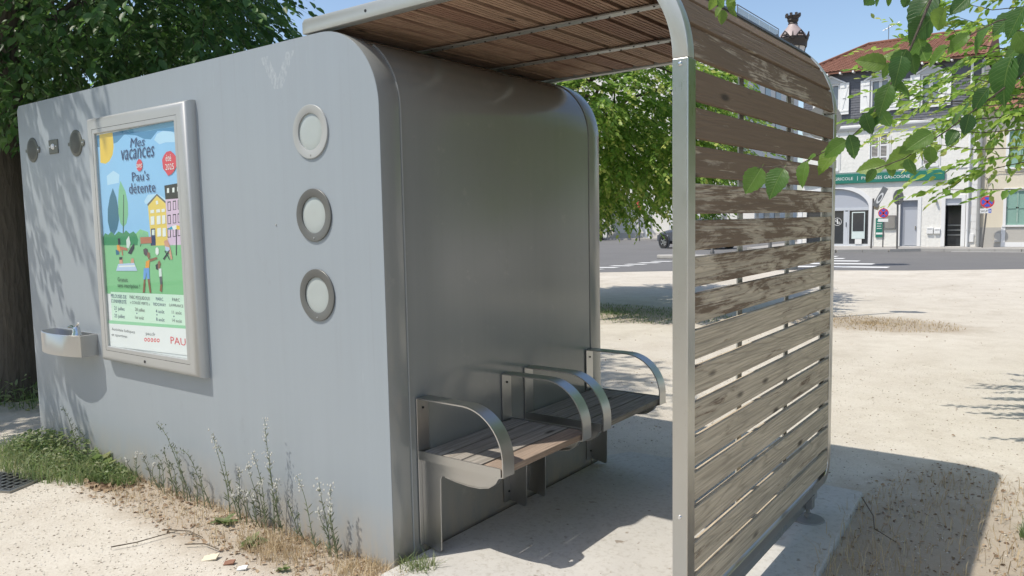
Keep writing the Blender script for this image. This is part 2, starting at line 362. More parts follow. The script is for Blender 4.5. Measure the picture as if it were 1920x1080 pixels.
k_ = kb.build('kerb', KERB, pv)
struct(sheet('pavement', [(-14, 44.2), (-60, 44.2), (-60, 70), (-14, 70)], .11, PAVE, .11), 'pavement along the white boundary wall')
struct(sheet('pavement', [(-17, -60), (-16.6, 4.6), (-18, 12), (-30, 20), (-60, 20), (-60, -60)], .11, PAVE, .11), 'pavement across the street on the left')
# painted markings
cw = [(-4.55, 26.7), (-4.02, 25.4), (-3.25, 24.05), (-2.55, 22.65), (-1.88, 21.25)]
for x, y in cw:
    struct(sheet('zebra_stripe', [(x, y-.24), (x, y+.24), (x-5.2, y-.55), (x-5.2, y-1.03)], .008, MARK))
for k in range(6):
    x, y = -9.42+.05*k, 17.55+k*.88
    struct(sheet('give_way_dash', [(x-.35, y-.18), (x+.3, y-.02), (x+.35, y+.32), (x-.3, y+.16)], .008, MARK))
struct(sheet('edge_line', [(-1.5, 31.05), (1.0, 31.22), (9, 33.6), (9, 33.75), (1.0, 31.36), (-1.5, 31.18)], .008, MARK))
isl = MB(); isl.prism([(-9.2+1.1*math.cos(a), 24.0+.55*math.sin(a)) for a in np.linspace(0, 2*math.pi, 18)[:-1]], 0, .13, 'z')
struct(isl.build('traffic_island', KERB, bevel=.03), 'small kerbed traffic island in the junction')
# concrete pad of the shelter
sl = MB(); sl.prism([(.02, -1.2), (1.62, -1.2), (1.56, 1.0), (1.5, 2.08), (.9, 2.1), (.10, 2.04), (.02, 1.9)], -.1, .034, 'z')
struct(sl.build('concrete_slab', CONC, bevel=.010), 'concrete slab under the canopy')

# ------------------------------------------------------------------ toilet cabin
L_, H_, D_, RC = 3.58, 2.397, 1.84, .36
cabin = thing('toilet_cabin', 'large grey painted public toilet cabin with a rounded top corner', 'cabin', (0, 0, 0))
def prof(ins=0.0):
    return [(-L_+ins, 0), (-L_+ins, H_-ins-.03), (-L_+ins+.03, H_-ins)] + [(x, z) for x, z in arc(-RC, H_-RC, RC-ins, 90, 0, 20)] + [(-ins, 0)]
MB().prism(prof(.0015), -.0015, .0005, 'y').build('front_panel', CABIN, cabin)  # sheet carrying the sunlit tone; frames and body get the shaded copy
MB().prism(prof(), 0, .122, 'y').build('front_frame', CABIN_SHADED, cabin, smooth=True, bevel=.004)
MB().prism(prof(.004), .130, 1.712, 'y').build('body', CABIN_SHADED, cabin, smooth=True)
MB().prism(prof(), 1.720, D_, 'y').build('back_frame', CABIN_SHADED, cabin, smooth=True, bevel=.004)
MB().prism(prof(.02), .1, 1.75, 'y').build('inner_core', SHEET, cabin)
sm = MB(); sm.strip([(x, z) for x, z in arc(-RC, H_-RC, RC+.0012, 55, 0, 14)]+[(.0012, .02)], .006, 'y', .1215, th=.004); sm.build('seam_bead', RINGL, cabin, smooth=True)
MB().box(-2.328, -2.322, -.0012, .001, .02, 1.2).build('joint_strip', RINGL, cabin)
for z, mt, lab in ((1.966, RINGL, 'uppermost porthole ring, paler than the two below'), (1.587, RINGD, None), (1.216, RINGD, None)):
    po = MB().lathe([(.084, .002), (.084, -.0085), (.0855, -.0095), (.1205, -.0095), (.122, -.008), (.122, .002)], (-.447, 0, z), 'y', 48).build('porthole_ring', mt, cabin, smooth=True)
    if lab: po['label'] = lab
    MB().lathe([(0.0001, -.0025), (.05, -.0035), (.082, -.0022), (.089, -.0008)], (-.447, 0, z), 'y', 40).build('porthole_glass', FROST, po, smooth=True)
    MB().lathe([(.0001, -.0125), (.003, -.012), (.004, -.009)], (-.447, 0, z-.105), 'y', 8).build('screw', RINGL, po)
for x in (-2.735, -3.372):
    sp = MB(); sp.lathe([(.0001, -.008), (.078, -.008), (.083, -.005), (.084, .001)], (x, 0, 2.083), 'y', 36)
    sp.lathe([(.0001, -.008), (.020, -.008), (.023, .001)], (x+.095, 0, 2.08), 'y', 14); sp.box(x+.06, x+.1, -.0075, .001, 2.062, 2.098); sp.box(x-.105, x-.06, -.0065, .001, 2.072, 2.092)
    so = sp.build('speaker_grille', OLIVE, cabin, smooth=True)
    h = MB()
    for ring in range(1, 6):
        for k in range(ring*6):
            a = 2*math.pi*k/(ring*6)+ring*.3; h.lathe([(.0001, -.0088), (.0045, -.0088)], (x+.0118*ring*math.cos(a), 0, 2.083+.0118*ring*math.sin(a)), 'y', 5)
    h.build('perforation', BLACK, so, normals=False)['kind'] = 'stuff'
    MB().lathe([(.0001, -.012), (.006, -.011), (.007, -.007)], (x+.097, 0, 2.08), 'y', 8).build('screw', CHROME, so)
MB().lathe([(.0001, -.006), (.004, -.005), (.005, -.001)], (-.735, 0, 1.545), 'y', 10).build('screw', RINGL, cabin, smooth=True)
bo = MB().box(-3.115, -2.985, -.008, .001, 2.037, 2.129).build('button_plate', OLIVE, cabin, bevel=.006)
MB().lathe([(.0001, -.018), (.014, -.017), (.019, -.012), (.02, -.006)], (-3.05, 0, 2.083), 'y', 16).build('push_button', WHITE, bo, smooth=True)
for dx in (-.045, .045): MB().lathe([(.0001, -.0115), (.005, -.011), (.006, -.007)], (-3.05+dx, 0, 2.083), 'y', 8).build('screw', CHROME, bo)

# ------------------------------------------------------------------ canopy with slatted side
can = thing('shelter_canopy', 'wood and steel canopy with a slatted timber side wall beside the cabin', 'canopy', (1.36, .9, 0))
CO = Vector((1.36, .9, 0))
def P_(o): o.location = Vector(o.location)-CO; return o       # world placement under the canopy root
def hoop(ro, ri, bottom): 
    out = [(-.48, 2.47)] + arc(.965, 2.05, ro, 90, 0, 16) + [(.965+ro, bottom)]
    inn = [(-.48, 2.47-(ro-ri))] + arc(.965, 2.05, ri, 90, 0, 16) + [(.965+ri, bottom)]
    return out+inn[::-1]
# front edge: roof beam with curved corner, then the post
def beam(name, y0, y1):
    out = [(-.48, 2.405), (-.48, 2.455), (-.465, 2.47)] + arc(.965, 2.05, .42, 90, 0, 18)
    inn = arc(.965, 2.05, .366, 90, 0, 18)
    return P_(MB().prism(out+inn[::-1]+[(.9, 2.416), (-.40, 2.405)], y0, y1, 'y').build(name, STEEL_G, can, smooth=True, bevel=.003))
STEEL_G = plain('satin_grey_metal', (.46, .465, .44), .33, .55, .05)
beam('roof_edge_beam', 0, .05); beam('roof_edge_beam', 1.785, 1.835)
P_(MB().box(1.331, 1.385, 0, .062, .15, 2.0494).build('front_post', STEEL_V, can, bevel=.003))
# back stile with the rounded foot and the bottom rail
def plate_L():
    o = [(1.835, 2.0485), (1.835, .27)] + arc(1.725, .27, .11, 0, -90, 8) + [(.062, .16), (.062, .205), (1.725, .205)] + arc(1.725, .27, .065, -90, 0, 8) + [(1.79, 2.0485)]
    return o
P_(MB().prism(plate_L(), 1.345, 1.385, 'x').build('back_stile_and_bottom_rail', STEEL_V, can, bevel=.004))
P_(MB().box(1.340, 1.347, 1.735, 1.79, .21, 2.05).build('stile_flange', STEEL_V, can))
P_(MB().prism([(.062, .157), (1.70, .157), (1.70, .09), (.062, .09)], 1.35, 1.356, 'x').build('bottom_skirt', STEEL_V, can))
for y0 in (.615, 1.22):
    pts = [(-.40, 2.408)] + arc(.965, 2.05, .358, 90, 0, 14) + [(1.323, .16)]
    b = P_(MB().strip(pts, .05, 'y', y0, th=.006).build('cross_bar', STEEL_G, can, smooth=True))
    for i in range(10):
        for dy in (.012, .038):
            P_(MB().lathe([(.0001, -.007), (.004, -.006), (.0055, -.003)], (-.26+.136*i+(.05 if dy > .02 else 0), y0+dy, 2.408), 'z', 6).build('rivet', BLACK, b)).location = (0, 0, 0)
PI_ = .1214
sm_ = MB().box(-.009, .009, -.862, .862, -.0497, .0497).build('slat', SLATW, can, bevel=.003)
def place_slat(o, x, z, rot, col):
    o.location = Vector((x, .925, z))-CO; o.rotation_euler = (0, rot, 0); o.color = (col, col, col, 1)
first = True
slat_pos = []
for k in range(15): slat_pos.append((1.372, 2.023-k*PI_-.0515, random.uniform(-.012, .012), max(.19, .88-.08*k)+random.uniform(-.10, .10)))
for j in range(6):
    a = R(7.6+16.0*j); slat_pos.append((.965+.407*math.cos(a), 2.05+.407*math.sin(a), -a, .70+random.uniform(-.1, .1)))
for i, (x, z, rt, c) in enumerate(slat_pos):
    o = sm_ if i == 0 else sm_.copy()
    if i: COL.objects.link(o)
    place_slat(o, x+random.uniform(-.0015, .0015), z+random.uniform(-.0015, .0015), rt, c); o.location.y += random.uniform(-.004, .004); o.rotation_euler.x = random.uniform(-.0012, .0012)
# ceiling boards with grooves on the underside
def groove_board(wd):
    pts = [(-wd/2, .012), (-wd/2, -.012)]; n = 5
    for i in range(n-1):
        b = -wd/2+wd*(i+1)/n; pts += [(b-.0030, -.012), (b-.0024, -.003), (b+.0024, -.003), (b+.0030, -.012)]
    return pts+[(wd/2, -.012), (wd/2, .012)]
cb0 = MB().prism(groove_board(.104), -.865, .865, 'y').build('ceiling_board', CEILW, can)
for i in range(10):
    o = cb0 if i == 0 else cb0.copy()
    if i: COL.objects.link(o)
    o.location = Vector((-.33+.136*i, .917, 2.432))-CO; c = random.uniform(.1, .9); o.color = (c, c, c, 1)
rs = MB(); rs.strip([(-.47, 2.459)]+arc(.965, 2.05, .418, 90, 44, 10), 1.735, 'y', .05, th=.006); P_(rs.build('roof_sheet', SHEET, can, smooth=True))
P_(MB().prism([(-.478, 2.41), (-.478, 2.459), (-.455, 2.459), (-.455, 2.41)], .05, 1.785, 'y').build('end_trim', STEEL_G, can))
FOOTM = plain('dusty_galvanised', (.24, .235, .22), .8, .2)
for y in (.3, 1.52):
    f = MB(); f.tube([(1.36, y, .034), (1.36, y, .12)], .010, 10); f.lathe([(.0001, .040), (.075, .040), (.08, .034), (.0801, .0345)], (1.36, y, 0), 'z', 24); f.lathe([(.0001, .066), (.018, .066), (.018, .052), (.0001, .052)], (1.36, y, 0), 'z', 6)
    f.box(1.335, 1.385, y-.025, y+.025, .095, .158)
    P_(f.build('foot', FOOTM, can))
for z in (.55, 2.03):
    P_(MB().lathe([(.0001, -.005), (.006, -.004), (.008, 0)], (1.358, 0, z), 'y', 10).build('bolt', CHROME, can, smooth=True))
P_(MB().lathe([(.0001, -.002), (.006, -.002), (.007, 0)], (-.064, 0, 2.439), 'y', 8).build('bolt', BLACK, can))

# ------------------------------------------------------------------ bench seats on the wall
def bench(y0, y1, label):
    t = thing('wall_seat', label, 'seat', (.02, (y0+y1)/2, .48), 'seats bolted to the cabin wall'); off = -Vector(t.location); SW = .078
    for ya, s_ in ((y0, 1), (y1-SW, -1)):
        yp = ya+.022 if s_ == 1 else ya+SW-.028                 # upright bracket plate under the strap
        pth = [(.008, .748)] + [(.27, .748)] + arc(.27, .528, .22, 88, 0, 14) + [(.49, .470), (.450, .461)]
        a = MB().strip(pth, SW, 'y', ya, th=.006).build('armrest', STEEL, t, smooth=True, loc=off)
        MB().box(.0, .006, ya, ya+SW, .06, .748).build('wall_plate', STEEL, a, bevel=.002)
        for z in (.70, .43, .11): MB().lathe([(.0001, .012), (.005, .011), (.006, .005)], (0, ya+SW*.5, z), 'x', 8).build('bolt', BLACK, a)
        br = [(.006, .462), (.006, .060), (.10, .042), (.113, .052), (.119, .385), (.126, .402), (.145, .405), (.21, .396), (.28, .391), (.345, .393), (.395, .405), (.43, .428), (.447, .455), (.449, .462)]
        MB().prism(br, yp, yp+.006, 'y').build('bracket', STEEL, t, bevel=.0015, loc=off)
        MB().strip([(.145, .403), (.21, .3935), (.28, .3885), (.345, .3905), (.395, .4025), (.43, .426), (.452, .4575)], .03, 'y', yp if s_ == 1 else yp-.024, th=.004).build('bracket_flange', STEEL, t, smooth=True, loc=off)
        MB().box(.006, .478, ya+.001 if s_ == 1 else ya+SW-.006, ya+.006 if s_ == 1 else ya+SW-.001, .4655, .506).build('end_plate', STEEL, t, loc=off)
    w_ = .108; lg = y1-y0-.018
    for i in range(4):
        p = MB().box(0, w_, 0, lg, 0, .03).build('plank', SEATW if i < 3 else SEATR if y0 < .5 else SEATW, t, bevel=.003, loc=off+Vector((.018+i*(w_+.009), y0+.009, .4695+random.uniform(0, .002))))
        c = random.uniform(.2, .5); p.color = (c, c, c, 1)
    return t
bench(.165, .885, 'nearer two-arm wall seat of grey planks, partly in sun')
bench(1.010, 1.735, 'farther two-arm wall seat in full shade at the open end')

# ------------------------------------------------------------------ poster case
case = thing('poster_case', 'wall-mounted grey metal display case holding a colourful summer poster', 'display case', (-1.925, 0, 1.47))
def ring_loops(loops):
    mb = MB(); n = len(loops)
    for (x0, x1, z0, z1, y) in loops: mb.v += [(x0, y, z0), (x1, y, z0), (x1, y, z1), (x0, y, z1)]
    for i in range(n-1):
        for k in range(4): mb.f.append((i*4+k, i*4+(k+1) % 4, (i+1)*4+(k+1) % 4, (i+1)*4+k)); mb.m.append(0)
    return mb
ox0, ox1, oz0, oz1 = -2.478, -1.372, .722, 2.208
def lp(ix, iz, y): return (ox0+ix, ox1-ix, oz0+iz, oz1-iz, y)
CL = -Vector(case.location)
ring_loops([lp(0, 0, .001), lp(0, 0, -.020), lp(.004, .003, -.034), lp(.011, .008, -.046), lp(.023, .015, -.057), lp(.038, .026, -.063), lp(.052, .040, -.064), lp(.086, .074, -.064)]).build('outer_frame', FRAME, case, smooth=True, loc=CL)
ring_loops([lp(.0862, .0742, -.058), lp(.0865, .0745, -.058), lp(.088, .076, -.0635), lp(.110, .098, -.0645), lp(.114, .102, -.062), lp(.115, .103, -.050)]).build('door_frame', FRAME, case, loc=CL)
ring_loops([lp(.0855, .0735, -.0638), lp(.0856, .0736, -.055), lp(.0884, .0764, -.055), lp(.0884, .0764, -.0634)]).build('door_gap', BLACK, case, loc=CL)
MB().lathe([(.0001, -.0675), (.008, -.067), (.0095, -.063)], (-1.935, 0, .768), 'y', 12).build('lock', BLACK, case, loc=CL)
MB().add([(ox0+.112, -.058, oz0+.10), (ox1-.112, -.058, oz0+.10), (ox1-.112, -.058, oz1-.10), (ox0+.112, -.058, oz1-.10)], [(0, 1, 2, 3)]).build('glass_pane', GLASS, case, loc=CL)
POSTER_SHAPES=[
('sky',[(-2.386,2.097),(-1.495,2.107),(-1.507,1.466),(-2.416,1.464)]),
('mount',[(-2.386,2.097),(-1.495,2.107),(-1.499,2.048),(-1.582,2.06),(-1.676,2.068),(-1.751,2.028),(-1.821,2.036),(-1.905,2.062),(-2.038,2.077),(-2.12,2.041),(-2.265,2.021),(-2.392,2.03)]),
('mount2',[(-2.02,2.096),(-1.495,2.107),(-1.496,2.074),(-1.648,2.078),(-1.759,2.075),(-1.903,2.082)]),
('sunc',[(-2.328,2.1),(-2.17,2.101),(-2.167,2.018),(-2.185,1.973),(-2.228,1.938),(-2.278,1.925),(-2.339,1.935)]),
('cloud',[(-1.716,2.022),(-1.685,2.052),(-1.622,2.064),(-1.53,2.052),(-1.487,2.026),(-1.486,1.994),(-1.602,2.001),(-1.664,1.995)]),
('cloud',[(-2.272,1.853),(-2.188,1.88),(-2.121,1.853),(-2.134,1.807),(-2.271,1.799)]),
('cloud',[(-1.862,1.691),(-1.815,1.727),(-1.715,1.727),(-1.636,1.699),(-1.638,1.677),(-1.85,1.676)]),
('hill',[(-2.413,1.489),(-1.973,1.511),(-1.925,1.534),(-1.839,1.518),(-1.831,1.465),(-2.416,1.464)]),
('grass',[(-2.395,1.456),(-1.477,1.459),(-1.49,1.162),(-2.384,1.146)]),
('teal',[(-2.209,1.779),(-2.174,1.724),(-2.158,1.653),(-2.16,1.59),(-2.189,1.536),(-2.235,1.5),(-2.276,1.524),(-2.295,1.584),(-2.286,1.656),(-2.253,1.726)]),
('leafg',[(-2.115,1.817),(-2.064,1.755),(-2.044,1.689),(-2.05,1.62),(-2.075,1.57),(-2.113,1.547),(-2.146,1.571),(-2.161,1.629),(-2.156,1.7),(-2.139,1.769)]),
('trunkc',[(-2.091,1.736),(-2.081,1.736),(-2.114,1.504),(-2.127,1.504)]),
('bush',[(-2.375,1.485),(-2.338,1.514),(-2.299,1.504),(-2.264,1.523),(-2.222,1.501),(-2.175,1.523),(-2.12,1.51),(-2.086,1.529),(-2.046,1.51),(-2.001,1.522),(-1.968,1.503),(-1.953,1.473),(-1.963,1.442),(-2.374,1.44)]),
('leafg',[(-1.961,1.457),(-1.93,1.515),(-1.908,1.503),(-1.882,1.524),(-1.845,1.497),(-1.814,1.467),(-1.816,1.443),(-1.963,1.442)]),
('yel',[(-1.824,1.673),(-1.721,1.727),(-1.627,1.677),(-1.637,1.444),(-1.811,1.44)]),
('roofc',[(-1.83,1.674),(-1.721,1.729),(-1.622,1.677),(-1.628,1.668),(-1.722,1.718),(-1.825,1.662)]),
('pink',[(-1.636,1.7),(-1.491,1.702),(-1.492,1.447),(-1.637,1.444)]),
('black',[(-1.639,1.77),(-1.488,1.778),(-1.486,1.696),(-1.636,1.695)]),
('white',[(-1.613,1.755),(-1.592,1.755),(-1.594,1.729),(-1.616,1.729)]),
('white',[(-1.559,1.755),(-1.538,1.756),(-1.541,1.73),(-1.562,1.73)]),
('white',[(-1.511,1.759),(-1.493,1.76),(-1.495,1.734),(-1.514,1.734)]),
('dark',[(-1.616,1.682),(-1.583,1.683),(-1.587,1.632),(-1.619,1.631)]),
('pink',[(-1.61,1.676),(-1.589,1.677),(-1.593,1.636),(-1.613,1.635)]),
('dark',[(-1.562,1.685),(-1.53,1.686),(-1.533,1.636),(-1.565,1.635)]),
('pink',[(-1.556,1.679),(-1.536,1.68),(-1.539,1.639),(-1.559,1.638)]),
('dark',[(-1.513,1.688),(-1.482,1.688),(-1.485,1.638),(-1.517,1.637)]),
('pink',[(-1.508,1.682),(-1.488,1.682),(-1.491,1.642),(-1.511,1.641)]),
('dark',[(-1.624,1.61),(-1.591,1.611),(-1.595,1.56),(-1.627,1.559)]),
('pink',[(-1.618,1.604),(-1.597,1.605),(-1.601,1.564),(-1.621,1.563)]),
('dark',[(-1.569,1.613),(-1.537,1.614),(-1.54,1.564),(-1.573,1.563)]),
('pink',[(-1.564,1.607),(-1.543,1.608),(-1.547,1.567),(-1.567,1.567)]),
('dark',[(-1.521,1.616),(-1.489,1.617),(-1.493,1.567),(-1.524,1.566)]),
('pink',[(-1.515,1.61),(-1.495,1.611),(-1.499,1.571),(-1.519,1.57)]),
('dark',[(-1.632,1.537),(-1.599,1.539),(-1.602,1.488),(-1.635,1.486)]),
('pink',[(-1.626,1.531),(-1.605,1.532),(-1.609,1.491),(-1.629,1.49)]),
('dark',[(-1.577,1.541),(-1.545,1.543),(-1.548,1.492),(-1.581,1.49)]),
('pink',[(-1.571,1.535),(-1.551,1.536),(-1.554,1.495),(-1.575,1.494)]),
('dark',[(-1.529,1.545),(-1.497,1.546),(-1.5,1.496),(-1.532,1.494)]),
('pink',[(-1.523,1.539),(-1.503,1.54),(-1.506,1.499),(-1.526,1.498)]),
('white',[(-1.737,1.689),(-1.714,1.691),(-1.71,1.673),(-1.733,1.668)]),
('white',[(-1.799,1.64),(-1.759,1.642),(-1.759,1.624),(-1.799,1.622)]),
('white',[(-1.736,1.642),(-1.697,1.644),(-1.697,1.626),(-1.737,1.624)]),
('white',[(-1.68,1.643),(-1.647,1.645),(-1.647,1.628),(-1.681,1.626)]),
('white',[(-1.8,1.604),(-1.76,1.607),(-1.764,1.559),(-1.804,1.557)]),
('white',[(-1.735,1.606),(-1.695,1.608),(-1.699,1.561),(-1.739,1.559)]),
('white',[(-1.679,1.608),(-1.646,1.61),(-1.649,1.564),(-1.682,1.561)]),
('white',[(-1.737,1.538),(-1.698,1.541),(-1.701,1.494),(-1.741,1.491)]),
('white',[(-1.681,1.538),(-1.648,1.54),(-1.651,1.493),(-1.685,1.491)]),
('navy',[(-1.805,1.536),(-1.76,1.538),(-1.765,1.443),(-1.811,1.441)]),
('pale',[(-1.795,1.53),(-1.766,1.531),(-1.77,1.5),(-1.798,1.5)]),
('teal2',[(-1.633,1.529),(-1.587,1.549),(-1.538,1.554),(-1.541,1.534),(-1.589,1.531)]),
('white',[(-1.587,1.549),(-1.538,1.554),(-1.541,1.531),(-1.573,1.528)]),
('sunc',[(-1.538,1.554),(-1.507,1.548),(-1.494,1.528),(-1.541,1.531)]),
('teal2',[(-1.507,1.548),(-1.488,1.533),(-1.486,1.499),(-1.504,1.525)]),
('dark',[(-1.546,1.531),(-1.538,1.531),(-1.553,1.389),(-1.561,1.389)]),
('brick',[(-1.928,1.488),(-1.805,1.491),(-1.806,1.455),(-1.926,1.451)]),
('dark',[(-1.926,1.451),(-1.92,1.451),(-1.928,1.436),(-1.934,1.436)]),
('dark',[(-1.815,1.455),(-1.809,1.455),(-1.811,1.44),(-1.817,1.44)]),
('orange',[(-2.204,1.441),(-2.172,1.447),(-2.164,1.409),(-2.198,1.39)]),
('dark',[(-2.186,1.482),(-2.161,1.482),(-2.159,1.447),(-2.185,1.441)]),
('teal',[(-2.221,1.415),(-2.183,1.409),(-2.18,1.387),(-2.218,1.384)]),
('brick',[(-2.167,1.435),(-2.087,1.426),(-2.077,1.41),(-2.163,1.416)]),
('brick',[(-2.151,1.416),(-2.138,1.416),(-2.136,1.381),(-2.149,1.381)]),
('pale',[(-2.087,1.473),(-2.053,1.497),(-2.04,1.454),(-2.063,1.423),(-2.087,1.429)]),
('dark',[(-2.037,1.432),(-1.998,1.454),(-2.002,1.423),(-2.042,1.389),(-2.079,1.395)]),
('skin',[(-2.183,1.365),(-2.145,1.366),(-2.144,1.321),(-2.183,1.314)]),
('dark',[(-2.182,1.371),(-2.144,1.372),(-2.152,1.356),(-2.184,1.355)]),
('skin',[(-2.045,1.364),(-2.015,1.367),(-2.013,1.327),(-2.057,1.323)]),
('pale2',[(-2.2,1.33),(-2.012,1.34),(-1.981,1.294),(-2.231,1.288)]),
('white',[(-2.188,1.32),(-2.007,1.327),(-2.002,1.318),(-2.196,1.311)]),
('hair',[(-1.901,1.418),(-1.876,1.427),(-1.854,1.421),(-1.851,1.391),(-1.882,1.382),(-1.898,1.394)]),
('skin2',[(-1.855,1.406),(-1.833,1.4),(-1.83,1.376),(-1.849,1.364),(-1.864,1.382)]),
('skin2',[(-1.843,1.364),(-1.761,1.377),(-1.751,1.368),(-1.821,1.352),(-1.856,1.349)]),
('orange',[(-1.879,1.351),(-1.837,1.361),(-1.849,1.312),(-1.89,1.311)]),
('blue',[(-1.908,1.311),(-1.849,1.315),(-1.85,1.251),(-1.88,1.25),(-1.881,1.29),(-1.898,1.247),(-1.921,1.249)]),
('skin2',[(-1.915,1.246),(-1.898,1.247),(-1.912,1.173),(-1.937,1.168)]),
('skin2',[(-1.874,1.251),(-1.85,1.251),(-1.842,1.172),(-1.86,1.172)]),
('white',[(-1.767,1.425),(-1.749,1.434),(-1.733,1.422),(-1.736,1.398),(-1.754,1.386),(-1.77,1.398)]),
('dark',[(-1.778,1.332),(-1.754,1.341),(-1.745,1.324),(-1.752,1.305),(-1.775,1.308)]),
('skin2',[(-1.753,1.347),(-1.735,1.36),(-1.72,1.342),(-1.734,1.315),(-1.752,1.311)]),
('pale',[(-1.746,1.312),(-1.717,1.315),(-1.717,1.267),(-1.745,1.267)]),
('roofc',[(-1.745,1.267),(-1.717,1.27),(-1.716,1.226),(-1.739,1.222)]),
('skin2',[(-1.739,1.222),(-1.716,1.226),(-1.727,1.18),(-1.749,1.188)]),
('skin',[(-1.673,1.467),(-1.639,1.476),(-1.62,1.45),(-1.607,1.415),(-1.596,1.368),(-1.613,1.365),(-1.63,1.406),(-1.666,1.426)]),
('pale2',[(-1.665,1.438),(-1.622,1.432),(-1.619,1.409),(-1.662,1.414)]),
('dark',[(-1.695,1.369),(-1.623,1.42),(-1.618,1.414),(-1.684,1.363)]),
('dark',[(-1.667,1.417),(-1.623,1.367),(-1.629,1.364),(-1.673,1.411)]),
('panel',[(-2.313,1.159),(-1.494,1.175),(-1.5,1.003),(-2.318,0.976)]),
('band',[(-2.407,0.982),(-1.499,1.007),(-1.5,0.987),(-2.41,0.959)]),
('bottom',[(-2.409,0.962),(-1.497,0.99),(-1.496,0.843),(-2.399,0.819)]),
('red',[(-1.642,1.91),(-1.621,1.933),(-1.594,1.949),(-1.554,1.952),(-1.526,1.937),(-1.498,1.916),(-1.505,1.893),(-1.502,1.869),(-1.526,1.845),(-1.557,1.827),(-1.592,1.821),(-1.613,1.842),(-1.638,1.862)]),
('red',[(-1.851,1.892),(-1.855,1.879),(-1.864,1.868),(-1.876,1.862),(-1.889,1.86),(-1.901,1.863),(-1.911,1.871),(-1.917,1.882),(-1.918,1.896),(-1.914,1.909),(-1.905,1.919),(-1.893,1.926),(-1.88,1.928),(-1.868,1.924),(-1.858,1.916),(-1.852,1.905)]),
('navy',[(-2.271,1.043),(-2.252,1.044),(-2.263,1.034)]),
('navy',[(-2.025,1.048),(-2.007,1.048),(-2.017,1.039)]),
('navy',[(-1.801,1.052),(-1.784,1.052),(-1.794,1.043)]),
('navy',[(-1.623,1.054),(-1.607,1.054),(-1.616,1.045)]),
('red',[(-1.921,0.897),(-1.925,0.89),(-1.933,0.885),(-1.942,0.884),(-1.949,0.888),(-1.951,0.894),(-1.948,0.902),(-1.94,0.906),(-1.93,0.907),(-1.923,0.903)]),
('bottom',[(-1.929,0.896),(-1.933,0.89),(-1.941,0.89),(-1.944,0.895),(-1.94,0.901),(-1.932,0.901)]),
('red',[(-1.886,0.898),(-1.889,0.891),(-1.897,0.886),(-1.907,0.886),(-1.914,0.889),(-1.916,0.896),(-1.912,0.903),(-1.904,0.908),(-1.895,0.909),(-1.888,0.905)]),
('bottom',[(-1.893,0.898),(-1.898,0.892),(-1.905,0.891),(-1.908,0.897),(-1.904,0.902),(-1.896,0.903)]),
('red',[(-1.85,0.9),(-1.854,0.893),(-1.862,0.888),(-1.871,0.887),(-1.878,0.891),(-1.88,0.898),(-1.876,0.905),(-1.868,0.91),(-1.859,0.91),(-1.852,0.907)]),
('bottom',[(-1.858,0.899),(-1.862,0.894),(-1.87,0.893),(-1.873,0.898),(-1.868,0.904),(-1.861,0.905)]),
('red',[(-1.816,0.902),(-1.819,0.895),(-1.827,0.89),(-1.836,0.889),(-1.843,0.893),(-1.845,0.899),(-1.841,0.906),(-1.833,0.911),(-1.824,0.912),(-1.818,0.908)]),
('bottom',[(-1.823,0.901),(-1.827,0.895),(-1.834,0.895),(-1.837,0.9),(-1.833,0.906),(-1.826,0.906)]),
('red',[(-1.781,0.903),(-1.784,0.896),(-1.792,0.891),(-1.801,0.891),(-1.808,0.894),(-1.81,0.901),(-1.806,0.908),(-1.799,0.913),(-1.79,0.913),(-1.783,0.91)]),
('bottom',[(-1.788,0.903),(-1.792,0.897),(-1.8,0.896),(-1.803,0.902),(-1.798,0.907),(-1.791,0.908)])]
POSTER_TEXT=[
('Mes', 'navy', -1.975, -1.811, 1.998, 2.05, 0.25),
('vacances', 'navy', -2.081, -1.717, 1.933, 1.996, 0.2),
('avec', 'white', -1.915, -1.854, 1.881, 1.904, 0.1),
("Pau's", 'navy', -1.974, -1.788, 1.808, 1.859, 0),
('détente', 'navy', -2.017, -1.728, 1.739, 1.798, 0),
('été', 'white', -1.605, -1.549, 1.899, 1.935, 0.1),
('2025', 'white', -1.613, -1.527, 1.853, 1.885, 0),
('Gratuit', 'dark', -2.217, -2.097, 1.226, 1.25, 0),
('sans inscription !', 'dark', -2.221, -1.964, 1.192, 1.216, 0),
('PELOUSES DE', 'navy', -2.311, -2.125, 1.125, 1.146, 0),
("L'UNIVERSITÉ", 'navy', -2.309, -2.129, 1.094, 1.115, 0),
('PARC PESQUIDOUX', 'roofc', -2.087, -1.859, 1.128, 1.148, 0),
('« COULÉE VERTE »', 'roofc', -2.085, -1.865, 1.099, 1.115, 0),
('PARC', 'navy', -1.793, -1.715, 1.132, 1.15, 0),
('RIDGWAY', 'navy', -1.823, -1.691, 1.101, 1.118, 0),
('PARC', 'roofc', -1.622, -1.545, 1.136, 1.154, 0),
('LAWRANCE', 'roofc', -1.655, -1.514, 1.105, 1.121, 0),
('21 juillet', 'navy', -2.281, -2.156, 1.052, 1.073, 0),
('25 juillet', 'navy', -2.284, -2.159, 1.006, 1.027, 0),
('28 juillet', 'roofc', -2.034, -1.923, 1.058, 1.078, 0),
('1er août', 'roofc', -2.037, -1.94, 1.012, 1.032, 0),
('4 août', 'navy', -1.803, -1.712, 1.061, 1.08, 0),
('8 août', 'navy', -1.804, -1.715, 1.015, 1.034, 0),
('11 août', 'roofc', -1.633, -1.534, 1.065, 1.083, 0),
('14 août', 'roofc', -1.635, -1.536, 1.02, 1.038, 0),
('Activités ludiques', 'roofc', -2.328, -2.051, 0.923, 0.94, 0),
('et sportives', 'roofc', -2.333, -2.145, 0.889, 0.906, 0),
('pau.fr', 'roofc', -1.927, -1.824, 0.925, 0.944, 0),
('PAU', 'red', -1.664, -1.511, 0.895, 0.935, 0)]
